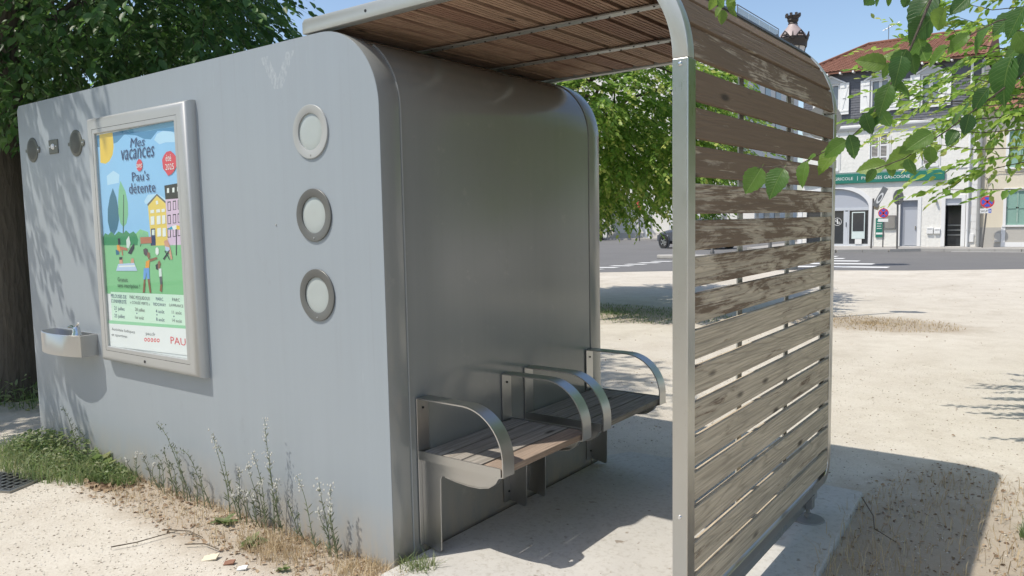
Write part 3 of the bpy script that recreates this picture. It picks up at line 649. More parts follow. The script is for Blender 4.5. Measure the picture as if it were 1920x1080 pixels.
PC = {'sky': (.30, .55, .86), 'mount': (.085, .25, .46), 'mount2': (.20, .42, .62), 'sunc': (.86, .55, .06), 'cloud': (.50, .70, .91), 'hill': (.25, .55, .28), 'grass': (.24, .53, .27),
      'teal': (.035, .16, .27), 'teal2': (.02, .34, .55), 'leafg': (.22, .50, .30), 'trunkc': (.05, .12, .10), 'bush': (.05, .27, .12), 'yel': (.83, .60, .15), 'roofc': (.13, .13, .15), 'pink': (.72, .52, .70),
      'black': (.025, .025, .03), 'white': (.82, .82, .83), 'dark': (.03, .035, .05), 'navy': (.03, .05, .15), 'pale': (.70, .76, .74), 'pale2': (.50, .60, .82), 'brick': (.52, .19, .12), 'orange': (.85, .34, .05),
      'skin': (.66, .34, .24), 'skin2': (.28, .13, .08), 'hair': (.10, .07, .09), 'blue': (.16, .35, .75), 'panel': (.64, .80, .68), 'band': (.30, .60, .38), 'bottom': (.82, .80, .83), 'red': (.72, .06, .09)}
pk = list(PC); pm = [plain('print_'+k, PC[k], .6, 0, .05, 3) for k in pk]
po = MB(); po.add([(-2.37, -.0488, .822), (-1.48, -.0488, .822), (-1.48, -.0488, 2.110), (-2.37, -.0488, 2.110)], [(0, 1, 2, 3)], pk.index('bottom'))
yl = -.0490
for c, pts in POSTER_SHAPES:
    po.add([(min(max(x, -2.37), -1.48), yl, min(max(z, .822), 2.110)) for x, z in pts], [tuple(range(len(pts)))], pk.index(c)); yl -= .00003
for body, c, x0, x1, z0, z1, sh in POSTER_TEXT: text_mesh(po, body, x0, x1, z0, z1, yl-.0002, pk.index(c), sh)
po.build('poster', pm, case, loc=CL, normals=False)['label'] = 'colourful printed summer holiday poster behind the glass'

# ------------------------------------------------------------------ drinking fountain
ft = thing('drinking_fountain', 'stainless steel drinking fountain basin on the cabin wall left of the poster', 'fountain', (-2.98, 0, .8)); FL = -Vector(ft.location)
def plan(s, dy=0): 
    pts = [(-3.20, 0), (-3.20, -.05), (-3.195, -.08), (-3.175, -.108), (-3.13, -.132), (-3.06, -.15), (-2.97, -.160), (-2.88, -.160), (-2.79, -.150), (-2.70, -.132), (-2.624, -.108), (-2.624, 0)]
    return [(-2.912+(x+2.912)*s, y*s+dy) for x, y in pts]
fb = MB(); rings = [(1, .735, 0), (1, .868, 0), (.955, .872, -.004), (.93, .862, -.006), (.80, .80, -.015), (.45, .785, -.04)]
pl = [[(x, y, z) for x, y in plan(s, dy)] for s, z, dy in rings]; nn = len(pl[0])
for p in pl: fb.v += p
for i in range(len(pl)-1):
    for k in range(nn-1): fb.f.append((i*nn+k, i*nn+k+1, (i+1)*nn+k+1, (i+1)*nn+k)); fb.m.append(0)
fb.f += [tuple(range(nn)), tuple((len(pl)-1)*nn+k for k in range(nn))]; fb.m += [0, 0]
for i in range(1, len(pl)-1): pass
fb.box(-3.195, -2.63, -.012, -.001, .73, .872); fb.build('basin', STEEL, ft, smooth=True, loc=FL)
tp = MB(); tp.lathe([(.0001, .055), (.016, .052), (.022, .04), (.024, .02), (.030, .0)], (-2.72, -.085, .868), 'z', 14); tp.tube([(-2.72, -.085, .905), (-2.75, -.10, .925), (-2.775, -.11, .918)], [.011, .008, .006], 8); tp.tube([(-2.72, -.085, .92), (-2.70, -.08, .945)], [.009, .006], 8)
tp.build('tap', CHROME, ft, smooth=True, loc=FL)
MB().lathe([(.0001, .789), (.022, .789), (.024, .786)], (-2.98, -.09, 0), 'z', 14).build('drain', BLACK, ft, loc=FL)

# ------------------------------------------------------------------ foliage machinery
def quads_mesh(name, V, polys_per, template, var, mat, parent=None):
    """V: (N, k, 3) vertices of N identical leaves; template: list of faces over k"""
    N, k, _ = V.shape; me = bpy.data.meshes.new(name)
    nf = len(template); fl = [len(f) for f in template]; idx = np.concatenate([np.array(f) for f in template])
    loops = (idx[None, :]+(np.arange(N)*k)[:, None]).ravel(); tot = np.tile(np.array(fl), N); starts = np.concatenate([[0], np.cumsum(tot)[:-1]])
    me.vertices.add(N*k); me.vertices.foreach_set('co', V.astype(np.float32).ravel())
    me.loops.add(len(loops)); me.loops.foreach_set('vertex_index', loops.astype(np.int32))
    me.polygons.add(N*nf); me.polygons.foreach_set('loop_start', starts.astype(np.int32)); me.polygons.foreach_set('loop_total', tot.astype(np.int32))
    at = me.attributes.new('leafvar', 'FLOAT', 'POINT'); at.data.foreach_set('value', np.repeat(var, k).astype(np.float32))
    me.materials.append(mat); me.update(calc_edges=True); me.validate()
    return link(name, me, parent)
LT = np.array([(0, 0, 0), (.32, -.27, .07), (.68, -.24, .03), (1, 0, -.10), (.68, .24, .03), (.32, .27, .07)])
LF = [(0, 1, 2, 3), (0, 3, 4, 5)]
def norm(a): return a/np.maximum(np.linalg.norm(a, axis=-1, keepdims=True), 1e-9)
def leaves(P, D, Nn, Ls, T=LT, wid=1.0):
    D = norm(D); Sd = norm(np.cross(D, Nn)); U = np.cross(Sd, D)
    return P[:, None, :] + Ls[:, None, None]*(T[None, :, 0, None]*D[:, None, :] + wid*T[None, :, 1, None]*Sd[:, None, :] + T[None, :, 2, None]*U[:, None, :])
def sprays(org, dirs, lens, nl, leaf, rg, droop=.35, tipvar=None):
    """twigs with alternating leaves; returns leaf quads, twig paths and a 0..1 colour value"""
    n = len(org); t = norm(dirs); up = np.array([0, 0, 1.0]); side = norm(np.cross(t, up)+1e-6)
    f = np.linspace(.12, 1, nl)[None, :, None]; sg = np.where(np.arange(nl) % 2 == 0, 1, -1)[None, :, None]
    sag = -(f**2)*droop*lens[:, None, None]*np.array([0, 0, 1.0])
    P = org[:, None, :] + t[:, None, :]*f*lens[:, None, None] + sag
    D = t[:, None, :]*(.55+.5*f) + sg*side[:, None, :]*(.95-.6*f) + np.array([0, 0, -.40]) + rg.normal(0, .22, (n, nl, 3))
    Nn = up + rg.normal(0, .38, (n, nl, 3)); L = leaf*(.75+.5*rg.random((n, nl)))*(1-.25*f[..., 0])
    var = np.clip((.12+.5*rg.random((n, 1)))*np.ones((n, nl)) + .18*rg.normal(0, 1, (n, nl)) + (0 if tipvar is None else tipvar*(f[..., 0]**3)*rg.random((n, 1))), 0, 1)
    return leaves(P.reshape(-1, 3), D.reshape(-1, 3), Nn.reshape(-1, 3), L.ravel()), var.ravel(), P
def crown(rg, center, radii, nclump, per, leaf, nl=9, tl=.34, shell=.55, crad=.75, keep=None, droop=.35):
    """clumps spread through an ellipsoid; returns spray origins, directions"""
    c = np.array(center); r = np.array(radii); pts = []
    while len(pts) < nclump:
        q = rg.normal(0, 1, 3); q /= np.linalg.norm(q); s = shell+(1-shell)*rg.random()**.6
        p = c+q*r*s
        if all(np.linalg.norm(p-o) > crad*.55 for o in pts) or rg.random() < .15: pts.append(p)
    pts = np.array(pts); rad = crad*(.6+.6*rg.random(nclump)); O = []; Dr = []
    for p, ra in zip(pts, rad):
        q = rg.normal(0, 1, (per, 3)); q = norm(q)*np.cbrt(rg.random((per, 1)))*ra*np.array([1, 1, .7]); o = p+q; O.append(o)
        d = norm(q)*.7 + norm(o-c)*.8 + rg.normal(0, .35, (per, 3)); d[:, 2] = d[:, 2]*.45-.12; Dr.append(d)
    O = np.concatenate(O); Dr = np.concatenate(Dr)
    if keep is not None: k = keep(O); O, Dr = O[k], Dr[k]
    return O, Dr, pts
def tree(name, label, base, trunk_pts, trunk_r, cr, mat, leaf, seed, limbs=9, tipvar=None, keep=None, nl=9, tl=.36, extra=None, twigs=True):
    rg = np.random.default_rng(seed); t = thing(name, label, 'tree', base); off = -Vector(base)
    tb = MB(); tb.tube(trunk_pts, trunk_r, 14); O, Dr, pts = crown(rg, **cr)
    if extra is not None: O = np.concatenate([O, extra[0]]); Dr = np.concatenate([Dr, extra[1]])
    tk = tb.build('trunk', BARK, t, smooth=True, loc=off)
    top = Vector(trunk_pts[-1]); sel = sorted(range(len(pts)), key=lambda i: rg.random())[:limbs]
    for i in sel:
        e = Vector(pts[i]); s = Vector(trunk_pts[-1 - int(rg.integers(0, min(3, len(trunk_pts)-1)))]); mid = s.lerp(e, .5)+Vector((0, 0, .25*(e-s).length*.5)); d = rg.normal(0, .12, 3)
        pth = [s, s.lerp(mid, .5)+Vector(d)*.5, mid, mid.lerp(e, .5)+Vector(-d), e]; r_ = trunk_r[-1]*.55
        MB().tube(pth, [r_, r_*.8, r_*.6, r_*.4, r_*.15], 7).build('limb', BARK, t, smooth=True, loc=off)
    ln = tl*(.6+.8*rg.random(len(O))); V, var, P = sprays(O, Dr, ln, nl, leaf, rg, tipvar=tipvar)
    cw_ = quads_mesh('crown', V, 2, LF, var, mat, t); cw_['kind'] = 'stuff'; cw_.location = off
    if twigs:
        # thin twigs as three-sided needles, one joined mesh
        a = P[:, 0]; b = P[:, -1]; d = norm(b-a); s1 = norm(np.cross(d, np.array([.3, .2, 1.0])))*.003; s2 = np.cross(d, s1)
        Vt = np.stack([a-s1, a+s1, a+s2, b], 1)
        tw = quads_mesh('twigs', Vt, 3, [(0, 1, 3), (1, 2, 3), (2, 0, 3)], np.full(len(Vt), .3), BARK, t); tw['kind'] = 'stuff'; tw.location = off
    return t

rx_ = np.random.default_rng(5); SHADE_EX = crown(rx_, (-7.3, -1.1, 4.5), (1.8, 1.6, 1.5), 34, 50, .1, shell=.2, crad=.7)  # unseen foliage clump added to shade the ground round the left trunk
# left elm behind the cabin end: shades the fountain end of the wall
tree('elm_tree', 'big dark leafy tree with a thick trunk behind the left end of the cabin', (-5.42, .62, 0),
     [(-5.42, .62, -.1), (-5.42, .62, .12), (-5.43, .62, .5), (-5.47, .62, 1.3), (-5.50, .6, 2.2), (-5.45, .65, 3.1), (-5.3, .8, 4.0), (-5.2, .9, 5.0)], [.30, .235, .19, .165, .155, .14, .11, .06],
     dict(center=(-5.2, 1.3, 4.5), radii=(3.1, 3.1, 2.5), nclump=120, per=84, leaf=.1, shell=.40, crad=.85,
          keep=lambda O: ~((O[:, 0] > -3.45+.1*(O[:, 2]-3.0)) & (O[:, 1] < .3) & (O[:, 2] < 6.5)) & (O[:, 2] > 2.35) & ((O[:, 0]-2.39)/(O[:, 1]+2.31) < -1.40+.09*np.sin(O[:, 2]*5+O[:, 1]*3)-.05*(O[:, 2]-4)) & ((O[:, 1] > .2) | (np.sin(O[:, 0]*37+O[:, 1]*53+O[:, 2]*29) > .72))), LEAF_DARK, .098, 11, limbs=14, tipvar=.3, nl=10, extra=SHADE_EX[:2])
# tree beyond the shelter
tree('elm_tree', 'sunlit bushy green tree seen through the shelter opening', (-5.3, 9.2, 0),
     [(-5.3, 9.2, -.1), (-5.3, 9.2, .5), (-5.25, 9.2, 1.6), (-5.2, 9.3, 2.6), (-5.0, 9.4, 3.8)], [.24, .2, .17, .14, .08],
     dict(center=(-4.5, 9.3, 3.5), radii=(3.1, 2.5, 2.3), nclump=120, per=66, leaf=.1, shell=.45, crad=.8, keep=lambda O: (O[:, 2] > 1.6) & (O[:, 2] < 4.3-1.1*(O[:, 0]+2.8)) & (O[:, 0] < -1.7)), LEAF_MID, .102, 23, limbs=10, tipvar=.8, nl=10)
NEAR_LEAVES=[
(0,2.12,-0.382,2.021,2.078,-0.42,1.955,0.05),
(0,2.127,-0.45,1.957,2.076,-0.425,1.914,0.2),
(0,2.087,-0.488,1.891,2.059,-0.463,1.847,0.23),
(0,2.09,-0.563,1.865,2.086,-0.582,1.813,0.23),
(0,2.058,-0.502,1.82,2.04,-0.518,1.76,0.52),
(0,2.027,-0.447,1.782,2.014,-0.461,1.738,0.22),
(0,2.005,-0.475,1.768,2.016,-0.467,1.721,0.2),
(0,1.982,-0.515,1.72,1.995,-0.495,1.668,0.22),
(0,2.101,-0.442,1.919,2.109,-0.39,1.87,0.53),
(0,2.083,-0.416,1.896,2.092,-0.411,1.85,0.53),
(0,2.054,-0.465,1.87,2.029,-0.45,1.844,0.67),
(0,2.06,-0.432,1.836,2.032,-0.429,1.802,0.51),
(0,2.072,-0.466,1.834,2.08,-0.424,1.8,0.59),
(0,2.013,-0.362,1.787,2.03,-0.339,1.745,0.53),
(0,1.907,-0.489,1.68,1.86,-0.472,1.66,0.63),
(0,1.85,-0.536,1.653,1.824,-0.565,1.598,0.53),
(0,1.776,-0.468,1.662,1.743,-0.481,1.603,0.6),
(0,2.044,-0.463,1.869,1.992,-0.493,1.881,0.9),
(0,2.171,-0.607,1.937,2.14,-0.572,1.9,0.93),
(0,1.977,-0.51,1.708,1.923,-0.508,1.679,0.72),
(0,1.946,-0.453,1.701,1.902,-0.467,1.646,0.91),
(0,1.89,-0.503,1.668,1.878,-0.513,1.613,0.76),
(0,2.027,-0.456,1.772,2.004,-0.446,1.731,0.85),
(0,2.071,-0.394,1.89,2.034,-0.417,1.901,0.91),
(1,2.267,-0.379,1.869,2.235,-0.387,1.781,0.29),
(1,2.229,-0.393,1.807,2.195,-0.381,1.764,0.13),
(1,2.188,-0.353,1.776,2.15,-0.304,1.752,0.25),
(1,2.195,-0.39,1.756,2.187,-0.392,1.713,0.14),
(1,2.287,-0.376,1.872,2.269,-0.381,1.819,0),
(1,2.165,-0.345,1.729,2.153,-0.367,1.697,0.24),
(1,2.136,-0.465,1.715,2.099,-0.496,1.691,0.6),
(1,2.128,-0.43,1.691,2.129,-0.417,1.653,0.66),
(1,2.094,-0.488,1.663,2.104,-0.467,1.629,0.53),
(1,2.04,-0.358,1.662,2.039,-0.356,1.631,0.69),
(1,2.035,-0.504,1.644,2.016,-0.499,1.616,0.56),
(1,2.092,-0.37,1.686,2.028,-0.376,1.655,0.85),
(1,2.023,-0.316,1.663,1.958,-0.325,1.65,0.8),
(1,2.109,-0.368,1.71,2.067,-0.403,1.687,0.82),
(2,2.262,-0.286,1.974,2.222,-0.291,1.938,0.35),
(2,2.284,-0.374,1.967,2.255,-0.362,1.909,0.21),
(2,2.22,-0.272,1.961,2.177,-0.283,1.914,0.41),
(2,2.281,-0.304,1.903,2.249,-0.312,1.881,0.44),
(2,2.182,-0.355,2.009,2.15,-0.368,1.976,0.3),
(2,2.19,-0.395,1.922,2.149,-0.401,1.894,0.69),
(2,2.138,-0.29,1.923,2.092,-0.273,1.889,0.63),
(2,2.272,-0.376,1.917,2.301,-0.373,1.86,0.72),
(3,2.079,-0.28,2.044,2.065,-0.279,2.018,0.55),
(3,2.064,-0.356,2.033,2.052,-0.336,2.013,0.36),
(3,2.021,-0.303,2.052,2.007,-0.288,2.033,0.6),
(3,1.99,-0.272,2.062,1.972,-0.238,2.055,0.52),
(3,1.98,-0.328,2.054,1.977,-0.366,2.027,0.52),
(4,1.432,0.125,2.249,1.396,0.138,2.222,0.87),
(4,1.448,0.111,2.214,1.431,0.101,2.185,0.81),
(4,1.441,0.146,2.212,1.432,0.157,2.169,0.84),
(4,1.448,0.165,2.221,1.468,0.198,2.196,1),
(4,1.439,0.218,2.272,1.432,0.252,2.225,0.92),
(4,1.461,0.045,2.22,1.475,0.078,2.202,0.77),
(4,1.498,0.13,2.248,1.466,0.128,2.227,0.84)]
NEAR_STEMS={0: [(2.146, -0.229, 2.225), (2.123, -0.449, 1.993), (2.088, -0.464, 1.891), (2.042, -0.459, 1.808), (2.011, -0.458, 1.754), (1.969, -0.463, 1.714), (1.871, -0.485, 1.664), (1.781, -0.512, 1.659)], 1: [(2.443, -0.249, 1.956), (2.297, -0.362, 1.84), (2.224, -0.379, 1.781), (2.152, -0.381, 1.725), (2.072, -0.388, 1.67), (2.012, -0.398, 1.648)], 2: [(2.486, -0.168, 2.053), (2.319, -0.332, 1.961), (2.236, -0.355, 1.949), (2.183, -0.355, 1.926), (2.141, -0.356, 1.905)], 3: [(2.198, -0.198, 2.14), (2.094, -0.29, 2.046), (2.041, -0.3, 2.052), (1.964, -0.317, 2.062)], 4: [(1.746, 0.242, 2.509), (1.568, 0.197, 2.329), (1.481, 0.154, 2.262), (1.431, 0.144, 2.23)]}
SPRAY_LINES=[(1.54, 4.08, 2.4, 1.14, 3.88, 2.59), (1.66, 3.9, 2.31, 1.32, 3.74, 2.4), (1.71, 3.82, 2.17, 1.07, 3.61, 2.22), (2.15, 3.18, 1.67, 1.73, 3.05, 1.68), (2.03, 3.27, 1.82, 1.79, 3.15, 1.76), (1.68, 3.94, 2.72, 1.59, 3.79, 2.92), (1.85, 3.9, 2.47, 1.48, 3.76, 2.46), (1.62, 4.17, 2.54, 1.33, 3.97, 2.85), (2.14, 3.28, 1.88, 1.9, 3.16, 1.86), (1.88, 3.63, 2.23, 1.43, 3.47, 2.29), (1.94, 3.76, 2.72, 1.68, 3.61, 2.83), (1.63, 4.06, 2.63, 1.32, 3.89, 2.71), (1.88, 3.73, 2.86, 1.71, 3.6, 2.91), (1.85, 3.65, 2.06, 1.56, 3.51, 2.1), (2.03, 3.54, 2.27, 1.75, 3.4, 2.32), (1.81, 3.75, 1.96, 1.42, 3.59, 2.04)]
# right-hand elm: crown at the edge of the view, low branches hanging into the foreground
tr3 = thing('elm_tree', 'yellow-green tree at the right edge with leafy branches hanging close in front', 'tree', (4.7, 3.4, 0)); o3 = -Vector(tr3.location)
MB().tube([(4.7, 3.4, -.1), (4.7, 3.4, .5), (4.65, 3.4, 1.6), (4.5, 3.5, 2.8), (4.3, 3.7, 4.2)], [.24, .2, .17, .14, .07], 14).build('trunk', BARK, tr3, smooth=True, loc=o3)
rg3 = np.random.default_rng(41)
O, Dr, pts = crown(rg3, (4.35, 4.6, 3.85), (2.4, 2.4, 2.05), 90, 46, .1, shell=.5, crad=.7, keep=lambda O: O[:, 2] > 1.75)
O2, D2, _ = crown(rg3, (2.25, 4.7, 2.75), (.75, .8, .95), 20, 18, .1, shell=.2, crad=.5); O = np.concatenate([O, O2]); Dr = np.concatenate([Dr, D2])
for ln in SPRAY_LINES:
    a, b = np.array(ln[:3]), np.array(ln[3:]); n = 3; f = np.linspace(0, 1, n)[:, None]; O = np.concatenate([O, a+(b-a)*f*.8]); Dr = np.concatenate([Dr, np.repeat((b-a)[None]/np.linalg.norm(b-a)+np.array([[0, 0, .12]]), n, 0)])
    MB().tube([tuple(a+(a-b)*1.2+np.array([.5, .2, .1])), tuple(a), tuple(b)], [.006, .003, .0018], 5).build('branch', BARK, tr3, loc=o3)
for i in (3, 9, 17, 25, 33, 41):
    e = Vector(pts[i]); s = Vector((4.5, 3.5, 2.8)); MB().tube([s, s.lerp(e, .5)+Vector((0, 0, .2)), e], [.07, .045, .01], 7).build('limb', BARK, tr3, smooth=True, loc=o3)
V, var, Pp = sprays(O, Dr, .36*(.6+.7*rg3.random(len(O))), 11, .078, rg3, tipvar=.55)
c3 = quads_mesh('crown', V, 2, LF, var, LEAF_YEL, tr3); c3['kind'] = 'stuff'; c3.location = o3
def near_leaf_mesh(name, var, curl, rg):
    """serrated elm leaf, unit length along +x, folded along the midrib, side veins raised"""
    n = 13; rows = []
    for i in range(n+1):
        f = i/n; wv = .36*math.sin(math.pi*min(1, f**.78))**.85*(1-.12*f); tooth = .028 if i % 2 else -.006
        wv = max(0.0, wv+(tooth if 0 < i < n else 0)) if 0 < i < n else .0
        z = -curl*f*f; rip = .012*math.sin(f*26)
        rows.append([(f, -wv, z+wv*.28-.05*wv*wv), (f, -wv*.5, z+wv*.18+rip), (f, 0, z), (f, wv*.5, z+wv*.18+rip), (f, wv, z+wv*.28-.05*wv*wv)])
    vs = [p for r_ in rows for p in r_]; fs = [(i*5+k, i*5+k+1, (i+1)*5+k+1, (i+1)*5+k) for i in range(n) for k in range(4)]
    o = len(vs); vs += [(-.14, -.008, .02), (-.14, .008, .02)]; fs.append((o, o+1, 3, 1))
    me = bpy.data.meshes.new(name); me.from_pydata(vs, [], fs); a = me.attributes.new('leafvar', 'FLOAT', 'POINT'); a.data.foreach_set('value', [var]*len(vs))
    me.materials.append(LEAF_NEAR); me.polygons.foreach_set('use_smooth', [True]*len(fs)); me.update(); return me
def m_near():
    m = NM('elm_leaf_close'); a = m.n('ShaderNodeAttribute', attribute_name='leafvar').outputs['Fac']; o = m.coord(); x, y, z = m.sep(o)
    c = m.ramp(a, [(0, (.022, .07, .018)), (.4, (.05, .125, .025)), (.75, (.10, .19, .03)), (1, (.16, .25, .04))])
    v = m.math('FRACT', m.math('MULTIPLY', m.math('SUBTRACT', x, m.math('MULTIPLY', m.math('ABSOLUTE', y), .75)), 11)); vein = m.ramp(v, [(0, 1), (.12, 0), (.9, 0), (1, 1)])
    mid = m.ramp(m.math('ABSOLUTE', y), [(.006, 1), (.022, 0)]); vv = m.math('MAXIMUM', m.math('MULTIPLY', vein, .55), mid)
    c = m.mix(m.math('MULTIPLY', vv, .45), c, (.20, .30, .08)); c = m.mix(m.math('MULTIPLY', m.noise(o, 7, 4, .6), .35), c, (.03, .07, .015))
    m.set(c, .42, spec=.45); m.bump(m.math('SUBTRACT', 1, vv), .35, .02)
    t = m.n('ShaderNodeBsdfTranslucent'); hs = m.n('ShaderNodeHueSaturation'); hs.inputs['Value'].default_value = 2.1; hs.inputs['Hue'].default_value = .49; m.put(hs.inputs['Color'], c); m.put(t.inputs['Color'], hs.outputs[0])
    q = m.n('ShaderNodeMixShader'); q.inputs[0].default_value = .42; m.nt.links.new(m.b.outputs[0], q.inputs[1]); m.nt.links.new(t.outputs[0], q.inputs[2]); m.nt.links.new(q.outputs[0], m.out.inputs[0]); return m.mat
LEAF_NEAR = m_near()
nlm = [[near_leaf_mesh('leaf', v, c, None) for c in (.05, .22, .42)] for v in (.08, .3, .5, .75, .95)]
branches = {}
for k, st in NEAR_STEMS.items():
    a = Vector(st[0]); tail = [Vector((4.5, 3.5, 2.75)), Vector((4.5, 3.5, 2.75)).lerp(a, .55)+Vector((0, 0, .35)), Vector((4.5, 3.5, 2.75)).lerp(a, .85)+Vector((0, 0, .16))]
    pth = tail+[Vector(p) for p in st]; n = len(pth)
    branches[k] = MB().tube(pth, [.010*(1-i/(n-1))**3+.0012 for i in range(n)], 6).build('hanging_branch', BARK, tr3, smooth=True, loc=o3)
for i, (k, bx, by, bz, tx, ty, tz, v) in enumerate(NEAR_LEAVES):
    b, t_ = Vector((bx, by, bz)), Vector((tx, ty, tz)); d = t_-b; L = d.length; d.normalize()
    nrm = ((CAM-b).normalized()*.75+Vector((-.2, -.35, .75))*.6+Vector(rg3.normal(0, .35, 3)))
    sd = nrm.cross(d).normalized(); nz = d.cross(sd)
    o = link('leaf', nlm[min(4, int(v*5))][int(rg3.integers(0, 3))], branches[k])
    L *= 1.04; sd = sd*random.uniform(.78, 1.08); M4 = Matrix(((d.x*L, sd.x*L, nz.x*L, b.x), (d.y*L, sd.y*L, nz.y*L, b.y), (d.z*L, sd.z*L, nz.z*L, b.z), (0, 0, 0, 1)))
    o.matrix_local = M4

# ------------------------------------------------------------------ street lamp
lx, ly = -4.13, 19.63
lamp = thing('street_lamp', 'ornate lantern street lamp with a crown finial rising behind the slatted wall', 'street lamp', (lx, ly, 0))
IRON = plain('dark_bronze_iron', (.055, .046, .042), .5, .4); OPAL = plain('opal_glass', (.62, .58, .56), .3); PINKM = plain('faded_copper_dome', (.36, .29, .275), .5)
MB().lathe([(.22, 0), (.22, .25), (.16, .3), (.14, .8), (.10, .9), (.075, 1.2), (.06, 5.0), (.09, 5.1), (.06, 5.2), (.12, 5.38), (.16, 5.45)], (0, 0, 0), 'z', 16).build('post', STEEL_D, lamp, smooth=True)
MB().lathe([(.20, 5.45), (.33, 6.12)], (0, 0, 0), 'z', 20).build('lantern_glass', OPAL, lamp, smooth=True)
for k in range(6):
    a = k*math.pi/3+.3; MB().tube([(.205*math.cos(a), .205*math.sin(a), 5.44), (.34*math.cos(a), .34*math.sin(a), 6.13)], .014, 5).build('glazing_bar', IRON, lamp)
rg_ = MB(); rg_.lathe([(.33, 6.10), (.37, 6.10), (.385, 6.26), (.40, 6.28), (.40, 6.33), (.385, 6.34), (.30, 6.38)], (0, 0, 0), 'z', 28); rg_.build('lantern_rim', IRON, lamp, smooth=True)
for k in range(6):
    a0 = k*math.pi/3+.3; cr_ = MB()
    pk_ = [(-.48, 0, 6.30), (-.40, 0, 6.36), (-.30, 0, 6.35), (-.15, 0, 6.44), (0, 0, 6.51), (.15, 0, 6.44), (.30, 0, 6.35), (.40, 0, 6.36), (.48, 0, 6.30)]
    cr_.tube([(.41*math.cos(a0+s[0]*1.05), .41*math.sin(a0+s[0]*1.05), s[2]-.02) for s in pk_], .022, 5)
    cr_.tube([(.41*math.cos(a0+q*.12), .41*math.sin(a0+q*.12), 6.40) for q in (-1, 0, 1)], .03, 5); cr_.tube([(.40*math.cos(a0+.52), .40*math.sin(a0+.52), 6.28), (.47*math.cos(a0+.52), .47*math.sin(a0+.52), 6.46)], [.03, .01], 5)
    cr_.build('rim_scroll', IRON, lamp)
MB().lathe([(.37, 6.36), (.33, 6.45), (.24, 6.56), (.15, 6.66), (.12, 6.72)], (0, 0, 0), 'z', 24).build('dome', PINKM, lamp, smooth=True)
cf = MB(); cf.lathe([(.11, 6.70), (.13, 6.74), (.115, 6.77), (.15, 6.84), (.14, 6.86), (.185, 6.95), (.175, 6.95), (.10, 6.75)], (0, 0, 0), 'z', 16)
for k in range(8):
    a = k*math.pi/4; cf.box(.175*math.cos(a)-.03, .175*math.cos(a)+.03, .175*math.sin(a)-.03, .175*math.sin(a)+.03, 6.93, 7.01)
cf.build('crown_finial', IRON, lamp)

# ------------------------------------------------------------------ road signs
SIGNR = plain('sign_red', (.55, .045, .06), .45); SIGNB = plain('sign_blue', (.05, .10, .48), .45); SIGNBK = plain('sign_back_grey', (.24, .24, .235), .5, .5); POSTG = plain('grey_post', (.13, .125, .12), .55, .3); SIGNW = plain('sign_white', (.72, .72, .70), .5)
def disc(mb, c, r, y, mi=0, seg=28): mb.lathe([(.0001, y), (r, y)], c, 'y', seg, mi)
def no_stopping(x, y, z, r, label, plate=None, tilt=0, lean=0.0):
    t = thing('no_stopping_sign', label, 'road sign', (x, y, 0))
    MB().tube([(-.03-lean, .03, 0), (0, .03, z-.1)], .03, 8).build('post', POSTG, t, smooth=True)
    f = MB(); f.lathe([(.0001, .012), (r, .012), (r, 0), (.0001, 0)], (0, 0, z), 'y', 28, 0); disc(f, (0, 0, z), r*.80, -.004, 1)
    w_ = r*.12
    for s in (1, -1):
        c_, q = math.cos(R(45))*r*.86, math.sin(R(45))*r*.86*s; n_ = w_*.75
        f.add([(-c_-n_*s, -.007, z-q+n_), (-c_+n_*s, -.007, z-q-n_), (c_+n_*s, -.007, z+q-n_), (c_-n_*s, -.007, z+q+n_)], [(0, 1, 2, 3)], 0)
    h_ = f.build('sign_face', [SIGNR, SIGNB], t, normals=False); h_.rotation_euler = (0, tilt, 0)
    if plate:
        p = MB(); p.box(-r*1.0, r*.62, -.002, .010, z-r-.20, z-r-.02, 0); text_mesh(p, 'SAUF', -r*.92, r*.12, z-r-.16, z-r-.07, -.006, 1)
        p.box(r*.2, r*.60, -.005, .0, z-r-.19, z-r-.03, 2)
        # wheelchair mark
        p.lathe([(.022, -.008), (.034, -.008)], (r*.40, 0, z-r-.13), 'y', 14, 0); p.box(r*.36, r*.41, -.008, -.006, z-r-.12, z-r-.05, 0); p.box(r*.41, r*.52, -.008, -.006, z-r-.105, z-r-.085, 0)
        p.build('plate', [SIGNW, BLACK, SIGNB], t, normals=False)
    return t
no_stopping(-.50, 32.55, 1.88, .235, 'round no-stopping sign with a white SAUF plate by the cream house', True, 0, .10)
t = thing('no_stopping_sign', 'small no-stopping sign hidden behind a bent post before the bank', 'road sign', (-4.12, 32.3, 0))
MB().tube([(0, 0, 0), (0, 0, 1.75)], .025, 8).build('post', POSTG, t)
f = MB(); f.lathe([(.0001, .012), (.20, .012), (.20, 0), (.0001, 0)], (0, -.04, 1.52), 'y', 24, 0); disc(f, (0, -.04, 1.52), .16, -.004, 1)
for s in (1, -1): f.add([(-.12-.02*s, -.047, 1.52-.12*s+.02), (-.12+.02*s, -.047, 1.52-.12*s-.02), (.12+.02*s, -.047, 1.52+.12*s-.02), (.12-.02*s, -.047, 1.52+.12*s+.02)], [(0, 1, 2, 3)], 0)
f.build('sign_face', [SIGNR, SIGNB], t, normals=False); MB().box(-.19, .19, -.05, -.035, 1.16, 1.29).build('plate', SIGNW, t)
t = thing('direction_sign', 'tilted grey sign seen from behind on a post before the bank', 'road sign', (-4.33, 31.2, 0))
MB().tube([(-.02, 0, 0), (.03, 0, 2.12)], .035, 8).build('post', POSTG, t, smooth=True)
b_ = MB().box(-.11, .11, .0, .02, -.42, .42).build('sign_back', SIGNBK, t, loc=(.28, 0, 2.16)); b_.rotation_euler = (0, R(27), R(20))
